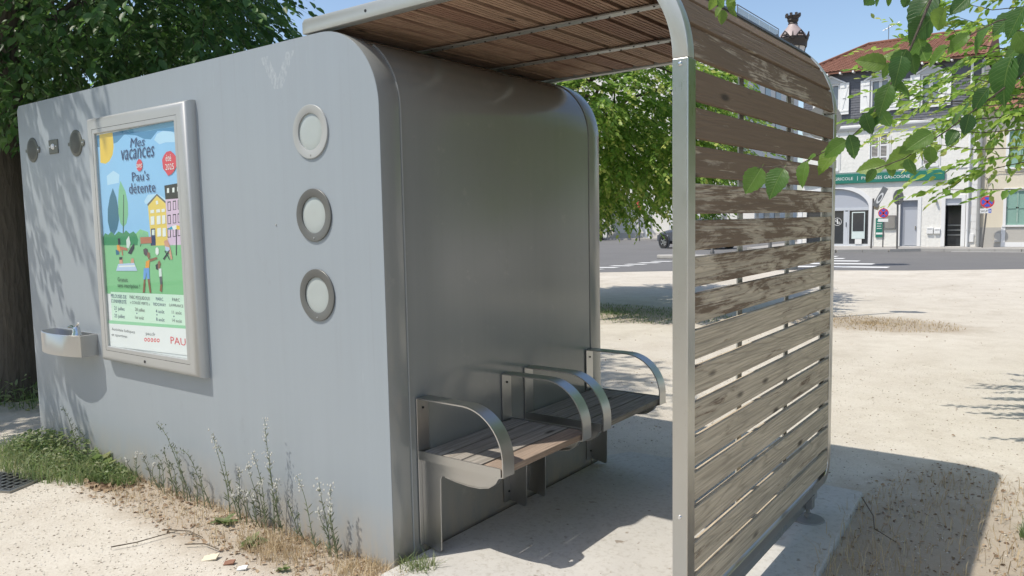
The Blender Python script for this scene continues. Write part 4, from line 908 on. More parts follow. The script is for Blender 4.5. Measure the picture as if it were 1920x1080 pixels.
b2 = MB().lathe([(.05, -.004), (.05, -.012), (.085, -.012), (.085, -.004)], (0, 0, 0), 'y', 20).build('clamp_ring', SIGNW, t, smooth=True, loc=(.27, -.01, 2.12)); b2.scale = (1, 1, 2.8); b2.rotation_euler = (0, R(27), R(20))
b3 = MB().box(-.10, .10, .0, .016, -.10, .10).build('arrow_plate', plain('tan_plate', (.40, .33, .22), .6), t, loc=(.15, 0, 1.76)); b3.rotation_euler = (0, R(20), 0)
t = thing('round_road_sign', 'dark round road sign turned edge-on beside the grey door', 'road sign', (-3.36, 31.0, 0))
MB().tube([(0, 0, 0), (-.02, 0, 2.3)], .035, 8).build('post', POSTG, t, smooth=True)
b_ = MB().lathe([(.0001, .012), (.30, .012), (.30, -.012), (.0001, -.012)], (0, 0, 0), 'y', 28).build('sign_disc', SIGNBK, t, loc=(0, 0, 2.13)); b_.rotation_euler = (0, 0, R(62))
for z in (2.02, 2.24): MB().box(-.06, .06, -.06, -.02, z-.015, z+.015).build('clamp', STEEL, t)
t = thing('round_road_sign', 'round road sign on the gravel hidden behind the slats, known by its long shadow', 'road sign', (-.65, 9.5, 0))
MB().tube([(0, 0, 0), (0, 0, 3.15)], .03, 10).build('post', POSTG, t, smooth=True)
MB().lathe([(.0001, .012), (.25, .012), (.25, -.002), (.0001, -.002)], (0, -.04, 2.88), 'y', 28).build('sign_disc', SIGNBK, t)
t = thing('stop_sign', 'small red road sign on a thin post before the white wall', 'road sign', (-20.4, 42.3, 0))
MB().tube([(0, 0, 0), (0, 0, 2.2)], .04, 8).build('post', POSTG, t)
oc = MB(); oc.prism([(.42*math.cos(R(22.5+45*k)), 2.15+.42*math.sin(R(22.5+45*k))) for k in range(8)], -.06, -.045, 'y'); oc.build('sign_face', SIGNR, t); t.rotation_euler = (0, 0, R(-25))
for i, (bx, by, bz) in enumerate(((-5.9, 23.4, .95), (-9.6, 27.6, 1.0))):
    t = thing('bollard', ['dark bollard seen through the slats near the lamp', 'dark bollard seen through the slats by the parked car'][i], 'bollard', (bx, by, 0)); MB().lathe([(.09, 0), (.09, .1), (.06, .14), (.055, bz-.12), (.075, bz-.1), (.07, bz), (.0001, bz+.03)], (0, 0, 0), 'z', 12).build('bollard_post', POSTG, t, smooth=True)

# ------------------------------------------------------------------ car
car = thing('parked_car', 'slate grey rounded small car behind the shelter opening', 'car', (-13.8, 32.0, 0)); car.rotation_euler = (0, 0, R(-22))
CARP = plain('slate_car_paint', (.10, .11, .13), .25, .5, .04); TYRE = plain('tyre', (.02, .02, .02), .8); CGL = plain('car_glass', (.02, .025, .03), .08)
xs = [-.78, -.70, -.4, 0, .5, .95, 1.4, 1.9, 2.4, 2.8, 3.1, 3.25]
zt = [.55, .72, .84, .92, .97, 1.0, 1.0, 1.0, .98, .92, .78, .5]; zb = [.35, .28, .22, .2, .2, .2, .2, .2, .2, .22, .28, .36]; hw = [.55, .7, .8, .85, .87, .87, .87, .87, .86, .82, .72, .55]
bd = MB(); nr = 12
for x, a, b, h in zip(xs, zt, zb, hw):
    for k in range(nr):
        an = 2*math.pi*k/nr+math.pi/nr; cx_, sz = math.cos(an), math.sin(an); e = .45
        bd.v.append((x, .87+h*abs(cx_)**e*(1 if cx_ > 0 else -1), (a+b)/2+(a-b)/2*abs(sz)**e*(1 if sz > 0 else -1)))
bd.f = [(i*nr+k, i*nr+(k+1) % nr, (i+1)*nr+(k+1) % nr, (i+1)*nr+k) for i in range(len(xs)-1) for k in range(nr)]+[tuple(range(nr)), tuple((len(xs)-1)*nr+k for k in range(nr))]; bd.m = [0]*len(bd.f)
bd.build('body', CARP, car, smooth=True)
gh = MB(); gx = [.55, 1.0, 1.6, 2.2, 2.9]; gz = [.98, 1.38, 1.5, 1.42, .98]
for x, z in zip(gx, gz):
    for y, zz in ((.12, .93), (.25, z), (1.49, z), (1.62, .93)): gh.v.append((x, y, zz))
gh.f = [(i*4+k, i*4+k+1, i*4+k+5, i*4+k+4) for i in range(4) for k in range(3)]; gh.m = [0]*len(gh.f); gh.build('cabin_roof', CARP, car, smooth=True)
for y, s in ((.118, -1), (1.622, 1)):
    MB().add([(.95, y+.0*s, 1.0), (2.5, y, 1.0), (2.1, y-.10*s, 1.34), (1.2, y-.10*s, 1.34)], [(0, 1, 2, 3)]).build('side_window', CGL, car)
MB().add([(.60, .2, 1.03), (.60, 1.54, 1.03), (.98, 1.44, 1.36), (.98, .30, 1.36)], [(0, 1, 2, 3)]).build('windscreen', CGL, car).location = (-.02, 0, .02)
for x in (0, 2.5):
    for y, s in ((0, -1), (1.74, 1)):
        wlo = MB(); wlo.lathe([(.20, -.06), (.30, -.07), (.315, -.03), (.315, .10), (.20, .11)], (x, y, .315), 'y', 24); wl = wlo.build('wheel', TYRE, car, smooth=True)
        ri = MB(); ri.lathe([(.205, -.058), (.19, -.02)], (x, y, .315), 'y', 20)
        for k in range(5):
            a = 2*math.pi*k/5; ri.prism([(x+.04*math.cos(a+1.2), .315+.04*math.sin(a+1.2)), (x+.2*math.cos(a+.12), .315+.2*math.sin(a+.12)), (x+.2*math.cos(a-.12), .315+.2*math.sin(a-.12)), (x+.04*math.cos(a-1.2), .315+.04*math.sin(a-1.2))], y-.055, y-.035, 'y')
        ri.build('rim', STEEL, wl)
        MB().lathe([(.33, -.03), (.375, -.035), (.385, .02), (.33, .06)], (x, y, .33), 'y', 24).build('wheel_arch', CARP, car, smooth=True)
for y in (.32, 1.42): MB().lathe([(.0001, -.05), (.08, -.03), (.10, .03)], (-.70, y, .62), 'x', 14).build('headlight', SIGNW, car, smooth=True)
# ------------------------------------------------------------------ bank building
WALLW = m_render('white_roughcast', (.70, .685, .64), (.76, .745, .70), .6, 9); TRIM = m_render('smooth_white_trim', (.70, .70, .69), (.74, .74, .73), .08); GREYT = m_render('pale_grey_band', (.48, .49, .49), (.54, .545, .54), .1)
SLATE = plain('slate', (.118, .122, .138), .6, 0, .25, 9); TILE = plain('clay_tile', (.23, .105, .068), .85, 0, .35, 5); WINDK = plain('window_dark', (.03, .035, .04), .08, 0, .1, spec=.8); WINGL = plain('window_reflecting', (.16, .18, .20), .06, 0, .1, spec=1.0)
LOUV = plain('grey_louvre', (.36, .345, .32), .7); DGREY = plain('door_grey', (.40, .42, .46), .5, 0, .04); DGREY2 = plain('door_dark_grey', (.27, .29, .33), .5, 0, .04); GREEN = plain('sign_green', (.015, .16, .115), .45, 0, .05); ALU = plain('pale_aluminium', (.58, .60, .63), .4, .3, .05)
FY = 33.2
def holes_wall(mb, x0, x1, z0, z1, holes, y, depth=.18, mi=0):
    X = sorted({x0, x1, *[h[0] for h in holes], *[h[1] for h in holes]}); Z = sorted({z0, z1, *[h[2] for h in holes], *[h[3] for h in holes]})
    for i in range(len(X)-1):
        for j in range(len(Z)-1):
            cx, cz = (X[i]+X[i+1])/2, (Z[j]+Z[j+1])/2
            if not any(h[0] < cx < h[1] and h[2] < cz < h[3] for h in holes): mb.add([(X[i], y, Z[j]), (X[i+1], y, Z[j]), (X[i+1], y, Z[j+1]), (X[i], y, Z[j+1])], [(0, 1, 2, 3)], mi)
    for a, b, c, d in holes:
        q = [(a, c), (b, c), (b, d), (a, d)]
        for k in range(4): p, r_ = q[k], q[(k+1) % 4]; mb.add([(p[0], y, p[1]), (r_[0], y, r_[1]), (r_[0], y+depth, r_[1]), (p[0], y+depth, p[1])], [(0, 1, 2, 3)], mi)
bank = thing('bank_building', 'white street house with grey slate upper floor and red tiled hip roof', 'building', (-4.2, FY, 0)); BO = -Vector(bank.location)
def bp(mb, name, mat, parent=None, **k): return mb.build(name, mat, bank if parent is None else parent, loc=BO if parent is None else None, **k)
XL, XR = -7.65, -.84
mids = [(-6.83, -6.17), (-4.87, -4.18), (-2.90, -2.34)]
holes = [(-7.64, -4.86, .12, 2.61), (-3.65, -3.0, .12, 2.03), (-2.0, -1.43, .12, 2.06)] + [(a, b, 3.44, 4.86) for a, b in mids]
wl = MB(); holes_wall(wl, XL, XR, .05, 5.18, holes, FY); wl.box(XL, XL+.2, FY+.002, FY+8, .05, 7.5); wl.box(XR-.2, XR, FY+.002, FY+8, .05, 7.5); wl.box(XL, XR, FY+7.8, FY+8, .05, 7.5)
bp(wl, 'wall', WALLW, normals=False)
bp(MB().box(XL+.2, XR-.2, FY+.9, FY+.95, .1, 7.4), 'interior_back', BLACK)
# arched shop front
ar = arc(-6.25, 1.73, 1.39, 0, 180, 30, .88); sp_ = MB()
for i in range(len(ar)-1):
    (xa, za), (xb, zb_) = ar[i], ar[i+1]; sp_.add([(xa, FY-.002, za), (xb, FY-.002, zb_), (xb, FY-.002, 2.615), (xa, FY-.002, 2.615)], [(0, 1, 2, 3)]); sp_.add([(xa, FY-.002, za), (xb, FY-.002, zb_), (xb, FY+.15, zb_), (xa, FY+.15, za)], [(0, 1, 2, 3)])
bp(sp_, 'arch_spandrel', WALLW, normals=False)
oa = arc(-6.25, 1.73, 1.575, 0, 180, 30, 1.05); am = MB()
am.prism([(-4.675, .12)]+oa+[(-7.825, .12), (-7.64, .12)]+ar[::-1]+[(-4.86, .12)], FY-.03, FY+.01, 'y'); bp(am, 'arch_surround', TRIM)
gp = MB(); gp.prism([(-4.86, 1.78)]+[(x, z) for x, z in arc(-6.25, 1.73, 1.38, 2, 178, 28, .87)]+[(-7.64, 1.78)], FY+.10, FY+.13, 'y'); bp(gp, 'arch_panel', DGREY)
sf = MB()
for a, b in ((-4.90, -4.86), (-5.72, -5.66), (-5.90, -5.84), (-6.75, -6.69)): sf.box(a, b, FY+.08, FY+.16, .12, 1.78)
sf.box(-7.64, -4.86, FY+.07, FY+.17, 1.66, 1.78); sf.box(-7.64, -4.86, FY+.07, FY+.17, .12, .21); sf.box(-5.85, -5.72, FY+.075, FY+.165, .21, 1.62)
shop = bp(sf, 'shop_front', ALU)
for a, b in ((-5.66, -4.90), (-6.69, -5.90), (-7.6, -6.75)): MB().box(a, b, FY+.12, FY+.135, .21, 1.66).build('pane', WINDK, shop)
sc_ = MB().box(-5.55, -5.02, FY+.02, FY+.07, .43, 1.59).build('display_stand', plain('pale_mint', (.60, .68, .66), .4), shop, bevel=.01)
MB().box(-5.51, -5.06, FY+.012, FY+.019, .76, 1.55).build('screen', WINDK, sc_); MB().box(-5.41, -5.14, FY+.03, FY+.06, .21, .43).build('stand_foot', SIGNW, sc_)
lg = MB(); lg.lathe([(.155, FY+.075), (.172, FY+.075)], (-6.15, 0, 1.18), 'y', 28); lg.lathe([(.030, FY+.075), (.05, FY+.075)], (-6.20, 0, 1.22), 'y', 12); lg.lathe([(.030, FY+.075), (.05, FY+.075)], (-6.09, 0, 1.13), 'y', 12); lg.box(-6.17, -6.13, FY+.073, FY+.076, 1.08, 1.30)
lg.build('round_logo', SIGNW, shop, normals=False); MB().box(-5.80, -5.775, FY+.05, FY+.075, .95, 1.15).build('door_handle', BLACK, shop)
# fascia sign
fs_ = MB().box(-7.6, -2.05, FY-.11, FY-.004, 2.82, 3.235); sg = bp(fs_, 'fascia_sign', GREEN, bevel=.01)
tx = MB(); text_mesh(tx, 'AGRICOLE', -6.41, -5.51, 2.965, 3.09, FY-.1135); tx.box(-5.335, -5.32, FY-.1135, FY-.111, 2.93, 3.12); text_mesh(tx, 'PYRÉNÉES GASCOGNE', -5.17, -3.30, 2.965, 3.09, FY-.1135)
tx.build('lettering', SIGNW, sg, normals=False)
bp(MB().box(XL, -2.0, FY-.03, FY-.002, 3.285, 3.30), 'wall_groove', GREYT); bp(MB().box(-2.0, XR, FY-.03, FY-.002, 3.262, 3.29), 'string_course', GREYT)
# doors
d1 = bp(MB().box(-3.65, -3.0, FY+.10, FY+.14, .12, 2.03), 'side_door', DGREY2); MB().box(-3.48, -3.02, FY+.085, FY+.099, .16, 1.63).build('door_leaf', DGREY, d1); MB().box(-3.10, -3.06, FY+.04, FY+.084, .82, .96).build('handle', CHROME, d1)
def surround(a, b, z, wd, name='door_surround'):
    m = MB(); m.box(a-wd, a, FY-.03, FY+.02, .12, z+wd); m.box(b, b+wd, FY-.03, FY+.02, .12, z+wd); m.box(a, b, FY-.03, FY+.02, z, z+wd); return bp(m, name, TRIM)
surround(-3.65, -3.0, 2.03, .13); su = surround(-2.0, -1.43, 2.06, .14)
nb = MB(); nb.box(-1.77, -1.63, FY-.036, FY-.031, 2.09, 2.17, 0); text_mesh(nb, '28', -1.75, -1.65, 2.10, 2.16, FY-.0385, 1); nb.build('house_number', [SIGNW, BLACK], su, normals=False)
d2 = bp(MB().box(-2.0, -1.43, FY+.06, FY+.1, 1.79, 2.06), 'transom', ALU); ip = bp(MB().box(-2.0, -1.43, FY+.5, FY+.53, .12, 1.8), 'dark_hallway', WINDK)
for z in (.55, .75, .95): MB().box(-1.95, -1.48, FY+.45, FY+.47, z, z+.05).build('rail', STEEL_D, ip)
# small fittings on the wall
gb = bp(MB().box(-4.58, -4.27, FY-.05, FY-.002, .50, 1.31), 'green_notice', GREEN); MB().box(-4.56, -4.29, FY-.056, FY-.051, .62, .70).build('notice_strip', SIGNW, gb)
for k, z in enumerate((1.18, 1.06, .96, .86)): MB().box(-4.53, -4.36+.02*(k % 2), FY-.055, FY-.051, z, z+.025).build('notice_line', SIGNW, gb)
nx = bp(MB().box(-4.25, -3.80, FY-.07, FY-.002, .83, 1.43), 'notice_box', STEEL_D, bevel=.01); MB().box(-4.21, -3.84, FY-.076, FY-.071, .88, 1.38).build('box_pane', plain('dull_pane', (.26, .25, .23), .25), nx)
for a, b, c, d in ((-2.64, -2.41, .64, .90), (-2.37, -2.15, .64, .86)):
    lb = bp(MB().box(a, b, FY-.09, FY-.002, c, d), 'letter_box', TRIM, bevel=.012); MB().box(a+.03, b-.03, FY-.095, FY-.091, d-.07, d-.055).build('slot', BLACK, lb)
bp(MB().lathe([(.03, 0), (.05, -.05), (.045, -.16), (.0001, -.17)], (-2.33, FY, 1.97), 'y', 12), 'wall_lamp', STEEL_D, smooth=True)
for x, r_, mt in ((-1.21, .05, TRIM), (-.83, .07, plain('zinc_pipe', (.36, .36, .35), .45, .4))):
    dp = MB(); dp.tube([(x, FY-.09, .12), (x, FY-.09, 7.4)], r_, 10); dpo = bp(dp, 'drain_pipe', mt, smooth=True)
    for z in (.8, 2.05, 3.3, 4.6): MB().lathe([(r_+.012, -.025), (r_+.012, .025)], (x, FY-.09, z), 'z', 10).build('pipe_collar', mt, dpo)
bp(MB().box(-1.16, -.97, FY-.05, FY-.002, .30, .64), 'meter_box', TRIM, bevel=.01)
qn = MB()
for k in range(9): qn.box(-1.12+(.06 if k % 2 else 0), -.90, FY-.012, FY-.001, .55+k*.29, .55+k*.29+.275)
bp(qn, 'corner_stones', TRIM)
# first-floor louvred shutters, closed
for a, b in mids:
    wf = MB(); wf.box(a-.05, a, FY-.02, FY+.05, 3.38, 4.9); wf.box(b, b+.05, FY-.02, FY+.05, 3.38, 4.9); wf.box(a-.05, b+.05, FY-.04, FY+.05, 3.37, 3.44); wf.box(a-.05, b+.05, FY-.02, FY+.05, 4.86, 4.91)
    wn = bp(wf, 'shuttered_window', TRIM); md = (a+b)/2
    for p, q in ((a+.01, md-.01), (md+.01, b-.01)):
        fr_ = MB(); fr_.box(p, p+.05, FY+.03, FY+.07, 3.44, 4.86); fr_.box(q-.05, q, FY+.03, FY+.07, 3.44, 4.86)
        for z in (3.44, 3.86, 4.34, 4.80): fr_.box(p+.05, q-.05, FY+.03, FY+.07, z, z+.06)
        fr_.build('shutter_frame', TRIM, wn); lv = MB()
        for k in range(24):
            z = 3.5+k*.056; lv.add([(p+.05, FY+.035, z), (q-.05, FY+.035, z), (q-.05, FY+.066, z+.04), (p+.05, FY+.066, z+.04)], [(0, 1, 2, 3)])
        lv.build('louvres', LOUV, wn, normals=False)['kind'] = 'stuff'
    bp(MB().box(b+.09, b+.11, FY-.03, FY-.002, 3.45, 4.75), 'shutter_edge', TRIM)
# slate storey with its own windows
cor = MB(); cor.prism([(FY-.14, 5.16), (FY-.14, 5.22), (FY-.05, 5.30), (FY+.1, 5.30), (FY+.1, 5.05), (FY-.06, 5.05)], XL, XR, 'x'); bp(cor, 'cornice', GREYT)
wins = [(-6.80, -6.16), (-4.86, -4.21), (-2.97, -2.34)]
sb = MB(); holes_wall(sb, XL, XR, 5.3, 7.55, [(a, b, 5.84, 7.08) for a, b in wins], FY, .2); bp(sb, 'upper_wall', SLATE, normals=False)
sv = MB(); row = 0; z = 5.30
while z < 7.5:
    x = XL-(.1 if row % 2 else 0)
    while x < XR:
        x1 = min(x+.205, XR); xa = max(x, XL)
        if not any(xa < b+.04 and x1 > a-.04 and z > 5.70 and z < 7.2 for a, b in wins) and x1-xa > .02:
            j = random.uniform(-.004, .004); sv.add([(xa, FY-.022+j, z), (x1-.006, FY-.022+j, z), (x1-.006, FY-.004, z+.13), (xa, FY-.004, z+.13), (xa, FY-.002, z), (x1-.006, FY-.002, z)], [(0, 1, 2, 3), (0, 4, 5, 1)])
        x += .205
    z += .105; row += 1
bp(sv, 'slates', SLATE, normals=False)['kind'] = 'stuff'
for a, b in wins:
    c_ = (a+b)/2; fm = MB()
    fm.box(a-.05, a+.03, FY-.05, FY+.10, 5.80, 7.10); fm.box(b-.03, b+.05, FY-.05, FY+.10, 5.80, 7.10); fm.box(a+.03, b-.03, FY-.05, FY+.10, 7.04, 7.10); fm.box(a-.08, b+.08, FY-.09, FY+.10, 5.76, 5.84); fm.box(c_-.06, c_+.06, FY+.04, FY+.10, 5.84, 7.04)
    dw = bp(fm, 'dormer_window', TRIM)
    for p, q in ((a+.03, c_-.06), (c_+.06, b-.03)): MB().box(p, q, FY+.07, FY+.08, 5.84, 7.04).build('pane', WINGL, dw)
    pd = MB(); pd.prism([(a-.22, 7.10), (b+.22, 7.10), (b+.22, 7.13), (c_, 7.40), (a-.22, 7.13)], FY-.10, FY+.05, 'y'); pd.build('pediment', GREYT, dw)
    rk = MB(); rk.prism([(a-.30, 7.12), (a-.26, 7.08), (c_, 7.40), (b+.26, 7.08), (b+.30, 7.12), (c_, 7.47)], FY-.16, FY+.04, 'y'); rk.build('rake_moulding', TRIM, dw)
    gr_ = MB(); gr_.box(a+.03, b-.03, FY-.03, FY-.02, 6.03, 6.045); gr_.box(a+.03, b-.03, FY-.03, FY-.02, 5.9, 5.915)
    for k in range(9): gr_.box(a+.04+k*.067, a+.05+k*.067, FY-.03, FY-.02, 5.84, 6.03)
    gr_.build('guard_rail', BLACK, dw)
    for s, e in ((-1, a-.05), (1, b+.05)):
        sh = MB(); x0_, x1_ = (e-.37, e-.01) if s < 0 else (e+.01, e+.37)
        sh.box(x0_, x1_, FY-.115, FY-.085, 5.78, 7.11); so_ = sh.build('shutter', WHITE, dw)
        MB().box(x0_+.02, x1_-.02, FY-.135, FY-.117, 6.90, 6.97).build('ledge', WHITE, so_); MB().box(x0_+.02, x1_-.02, FY-.135, FY-.117, 5.90, 5.97).build('ledge', WHITE, so_)
        br_ = MB(); p, q = (x0_+.04, x1_-.04); br_.prism([(p, 5.97), (p+.07, 5.97), (q, 6.90), (q-.07, 6.90)] if s > 0 else [(q, 5.97), (q-.07, 5.97), (p, 6.90), (p+.07, 6.90)], FY-.133, FY-.117, 'y'); br_.build('brace', WHITE, so_)
        MB().box((x0_+x1_)/2-.06, (x0_+x1_)/2+.06, FY-.14, FY-.117, 6.43, 6.46).build('latch', STEEL_D, so_)
bp(MB().box(-3.72, -3.40, FY-.06, FY-.03, 6.45, 7.0), 'white_panel', TRIM); 
# hip roof with real tile courses
ex0, ex1, ey, ez, ry, rz, rx0, rx1 = -7.95, -.70, FY-.38, 7.60, 36.6, 9.26, -5.72, -.70
rf = MB(); rf.add([(ex0, ey, ez), (ex1, ey, ez), (rx1, ry, rz), (rx0, ry, rz), (ex0, ry*2-ey, ez), (ex1, ry*2-ey, ez)], [(0, 1, 2, 3), (0, 3, 4), (4, 3, 2, 5), (1, 5, 2)])
rf.box(ex0+.02, ex1-.02, ey+.03, ey+.06, ez-.10, ez-.012)
ro = bp(rf, 'roof', TILE, normals=False); sl_ = Vector((0, ry-ey, rz-ez)); nrw = 22; up_ = Vector((0, -(rz-ez), ry-ey)).normalized(); tl_ = MB()
for r_ in range(nrw):
    f0, f1 = r_/nrw, (r_+1.12)/nrw; xa = ex0+(rx0-ex0)*f0; n = int((ex1-xa)/.165)
    for k in range(n):
        x = xa+(k+.5*(r_ % 2))*.165; w2 = .072; b0 = Vector((x, ey, ez))+sl_*f0; b1 = Vector((x, ey, ez))+sl_*min(1, f1); h0 = up_*(.05+random.uniform(-.006, .006)); h1 = up_*.022
        tl_.add([b0+Vector((-w2, 0, 0))+up_*.012, b0+h0, b0+Vector((w2, 0, 0))+up_*.012, b1+Vector((w2, 0, 0))+up_*.004, b1+h1, b1+Vector((-w2, 0, 0))+up_*.004], [(0, 1, 4, 5), (1, 2, 3, 4), (0, 2, 1)])
tl_.build('tiles', TILE, ro, normals=False)['kind'] = 'stuff'
hr = MB(); hr.tube([(ex0, ey, ez+.05), (rx0, ry, rz+.05), (rx1, ry, rz+.05)], .07, 6); hr.build('ridge_tiles', TILE, ro)
for k in range(14): MB().box(ex0+.3+k*.52, ex0+.37+k*.52, ey-.02, ey+.30, ez-.14, ez-.06).build('rafter_end', WHITE, ro)
an = MB(); an.tube([(-4.9, 36.6, 9.2), (-4.9, 36.6, 10.0)], .018, 5); an.tube([(-5.15, 36.6, 9.80), (-4.45, 36.6, 10.08)], .014, 5)
for k in range(5): an.tube([(-5.05+k*.13, 36.45, 9.84+k*.052), (-5.05+k*.13, 36.75, 9.84+k*.052)], .010, 4)
an.build('tv_antenna', STEEL_D, ro)

# ------------------------------------------------------------------ cream house on the right
CREAM = m_render('cream_render', (.62, .56, .44), (.68, .62, .50), .25, 20); GSH = plain('sage_shutter', (.22, .36, .30), .6, 0, .1)
cream = thing('cream_house', 'cream rendered house with sage green shutters beside the bank', 'building', (3.5, FY, 0)); HO = -Vector(cream.location)
def hp(mb, name, mat, **k): return mb.build(name, mat, cream, loc=HO, **k)
cwm = MB(); holes_wall(cwm, XR+.003, 8, .05, 5.4, [(.08, .80, .97, 2.30), (2.6, 3.4, .97, 2.3), (.1, .8, 3.2, 4.6), (2.6, 3.4, 3.2, 4.6), (.08, .8, .32, .56)], FY+.03); cwm.box(7.8, 8, FY+.05, FY+8, .05, 5.4); hp(cwm, 'wall', CREAM, normals=False)
hp(MB().box(XR+.02, 8, FY+.002, FY+.026, .05, .88), 'plinth_band', m_render('plinth_grey', (.42, .40, .36), (.46, .44, .40), .2))
for a, b, c, d in ((.08, .80, .97, 2.30), (2.6, 3.4, .97, 2.3), (.1, .8, 3.2, 4.6), (2.6, 3.4, 3.2, 4.6)):
    m_ = MB(); m_.box(a-.10, a, FY-.02, FY+.1, c-.05, d+.1); m_.box(b, b+.10, FY-.02, FY+.1, c-.05, d+.1); m_.box(a, b, FY-.02, FY+.1, d, d+.1); m_.box(a-.12, b+.12, FY-.05, FY+.1, c-.07, c-.001); wn = hp(m_, 'window', TRIM)
    md = (a+b)/2
    for p, q in ((a+.005, md-.005), (md+.005, b-.005)):
        so_ = MB().box(p, q, FY+.05, FY+.08, c, d).build('shutter', GSH, wn); fr_ = MB()
        for zz in (c, (c+d)/2-.03, d-.06): fr_.box(p, q, FY+.03, FY+.049, zz, zz+.06)
        fr_.box(p, p+.04, FY+.03, FY+.049, c+.06, d-.06); fr_.box(q-.04, q, FY+.03, FY+.049, c+.06, d-.06); fr_.build('shutter_frame', GSH, so_)
vt = hp(MB().box(.08, .80, FY+.10, FY+.12, .32, .56), 'cellar_vent', BLACK)
for k in range(12): MB().box(.10+k*.058, .13+k*.058, FY+.07, FY+.09, .34, .47).build('vent_bar', SIGNW, vt)
m_ = MB(); m_.box(-.06, .08, FY-.02, FY+.025, .12, .9); m_.box(.08, .9, FY-.02, FY+.025, .12, .30); hp(m_, 'cellar_surround', TRIM)
hp(MB().box(-.27, -.07, FY-.05, FY+.001, .30, .66), 'meter_box', m_render('meter_grey', (.50, .48, .44), (.52, .50, .46), .1), bevel=.01)
cb_ = MB(); cb_.tube([(-.7, FY-.01, 2.9), (-.55, FY-.02, 2.78), (-.45, FY-.01, 2.95), (-.2, FY-.02, 3.05), (.4, FY-.01, 2.98), (1.2, FY-.02, 3.1)], .012, 5); cb_.tube([(-.55, FY-.02, 2.78), (-.62, FY-.02, 2.4), (-.70, FY-.02, 2.2)], .010, 5); cb_.tube([(-.6, FY-.02, 2.8), (-.5, FY-.03, 2.68), (-.58, FY-.03, 2.62), (-.48, FY-.03, 2.74)], .010, 5); hp(cb_, 'wall_cable', POSTG)
cr2 = MB(); cr2.add([(XR-.1, FY-.35, 5.42), (8.3, FY-.35, 5.42), (8.3, FY+4.2, 7.1), (XR-.1, FY+4.2, 7.1), (XR-.1, FY+8.5, 5.42), (8.3, FY+8.5, 5.42)], [(0, 1, 2, 3), (3, 2, 5, 4), (0, 3, 4), (1, 5, 2)]); hp(cr2, 'roof', TILE, normals=False)

# ------------------------------------------------------------------ farther buildings
BWALL = m_render('far_white_render', (.66, .64, .60), (.72, .70, .66), .2)
fw_ = thing('boundary_wall', 'low white boundary wall across the junction', 'wall', (-24, 46, 0)); fo = -Vector(fw_.location)
MB().box(-60, -14.2, 46, 46.3, 0, 2.7).build('wall', BWALL, fw_, loc=fo); MB().box(-60, -14.1, 45.9, 46.4, 2.7, 2.85).build('coping', TRIM, fw_, loc=fo)
MB().box(-60, -14.2, 45.95, 45.998, .1, .45).build('plinth', m_render('far_plinth', (.52, .49, .45), (.56, .53, .49), .2), fw_, loc=fo)
for x in (-30, -25, -21.6, -17.5): MB().box(x-.2, x+.2, 45.85, 45.99, .1, 2.7).build('pilaster', TRIM, fw_, loc=fo)
hb = MB().box(-19.9, -16.2, 45.7, 45.8, .2, 2.3).build('hoarding', m_render('hoarding_grey', (.56, .57, .58), (.60, .60, .61), .1), fw_, loc=fo)
mo = thing('modern_block', 'pale modern block whose roof terrace rail shows above the slatted wall', 'building', (-22, 51, 0)); mo_o = -Vector(mo.location)
mbk = MB(); mbk.box(-32, -16.2, 48, 62, 0, 14.0); mbk.build('wall', BWALL, mo, loc=mo_o)
MB().box(-32.2, -15.95, 47.3, 62.2, 14.0, 14.25).build('roof_slab', TRIM, mo, loc=mo_o)
PGL = plain('frosted_parapet_glass', (.50, .56, .56), .25, 0, .05)
for k in range(4):
    y0 = 47.2+k*2.1; MB().box(-15.86, -15.83, y0, y0+2.06, 14.2, 14.93).build('parapet_glass', PGL, mo, loc=mo_o)
for k in range(7): MB().box(-15.9-(k+1)*2.1, -15.9-k*2.1-.04, 47.2, 47.23, 14.2, 14.9).build('parapet_glass', m_glass('terrace_glass', (.75, .85, .88)), mo, loc=mo_o)
hr_ = MB(); hr_.tube([(-15.84, 47.2, 15.05), (-15.84, 55.6, 15.05)], .03, 6); hr_.tube([(-15.84, 47.2, 15.05), (-31, 47.2, 15.05)], .03, 6); hr_.tube([(-15.84, 47.2, 14.2), (-15.84, 47.2, 15.05)], .03, 6); hr_.tube([(-15.84, 55.6, 14.2), (-15.84, 55.6, 15.05)], .03, 6); hr_.build('hand_rail', POSTG, mo, loc=mo_o)
for k in range(4):
    for j in range(5): 
        y0 = 49+k*2.4; MB().box(-16.19, -16.15, y0, y0+1.2, 1.2+j*2.7, 2.9+j*2.7).build('window', WINGL, mo, loc=mo_o)
iv = tree('ivy_tree', 'ivy-covered tree trunk far off before the white boundary wall', (-24.6, 44.0, 0), [(-24.6, 44, -.1), (-24.6, 44, 1.5), (-24.5, 44, 3.2), (-24.3, 44, 5)], [.5, .42, .38, .25],
     dict(center=(-24.5, 44, 3.6), radii=(1.6, 1.6, 3.0), nclump=34, per=14, leaf=.1, shell=.1, crad=.8), LEAF_DARK, .2, 77, limbs=3, twigs=False)
for c_, r_, sd, lb in (((-4.5, -13, 4.6), (3.2, 2.6, 3.2), 97, 'tree behind the viewer facing the poster wall'), ((-10.5, -12, 4.6), (3.2, 2.6, 3.2), 98, 'tree behind the viewer to the left'), ((1.8, -14.5, 4.6), (3.2, 2.6, 3.2), 99, 'tree behind the viewer facing the slatted side'), ((8.5, 13.5, 4.4), (2.8, 2.6, 2.8), 96, 'tree out of view to the right behind the open gravel')):
    tree('street_tree', lb, (c_[0], c_[1], 0), [(c_[0], c_[1], -.1), (c_[0], c_[1], 1.5), (c_[0], c_[1], c_[2]+.5)], [.3, .22, .12], dict(center=c_, radii=r_, nclump=60, per=24, leaf=.1, shell=.4, crad=1.0, keep=lambda O: O[:, 2] > 1.6), LEAF_MID, .17, sd, limbs=5, twigs=False)
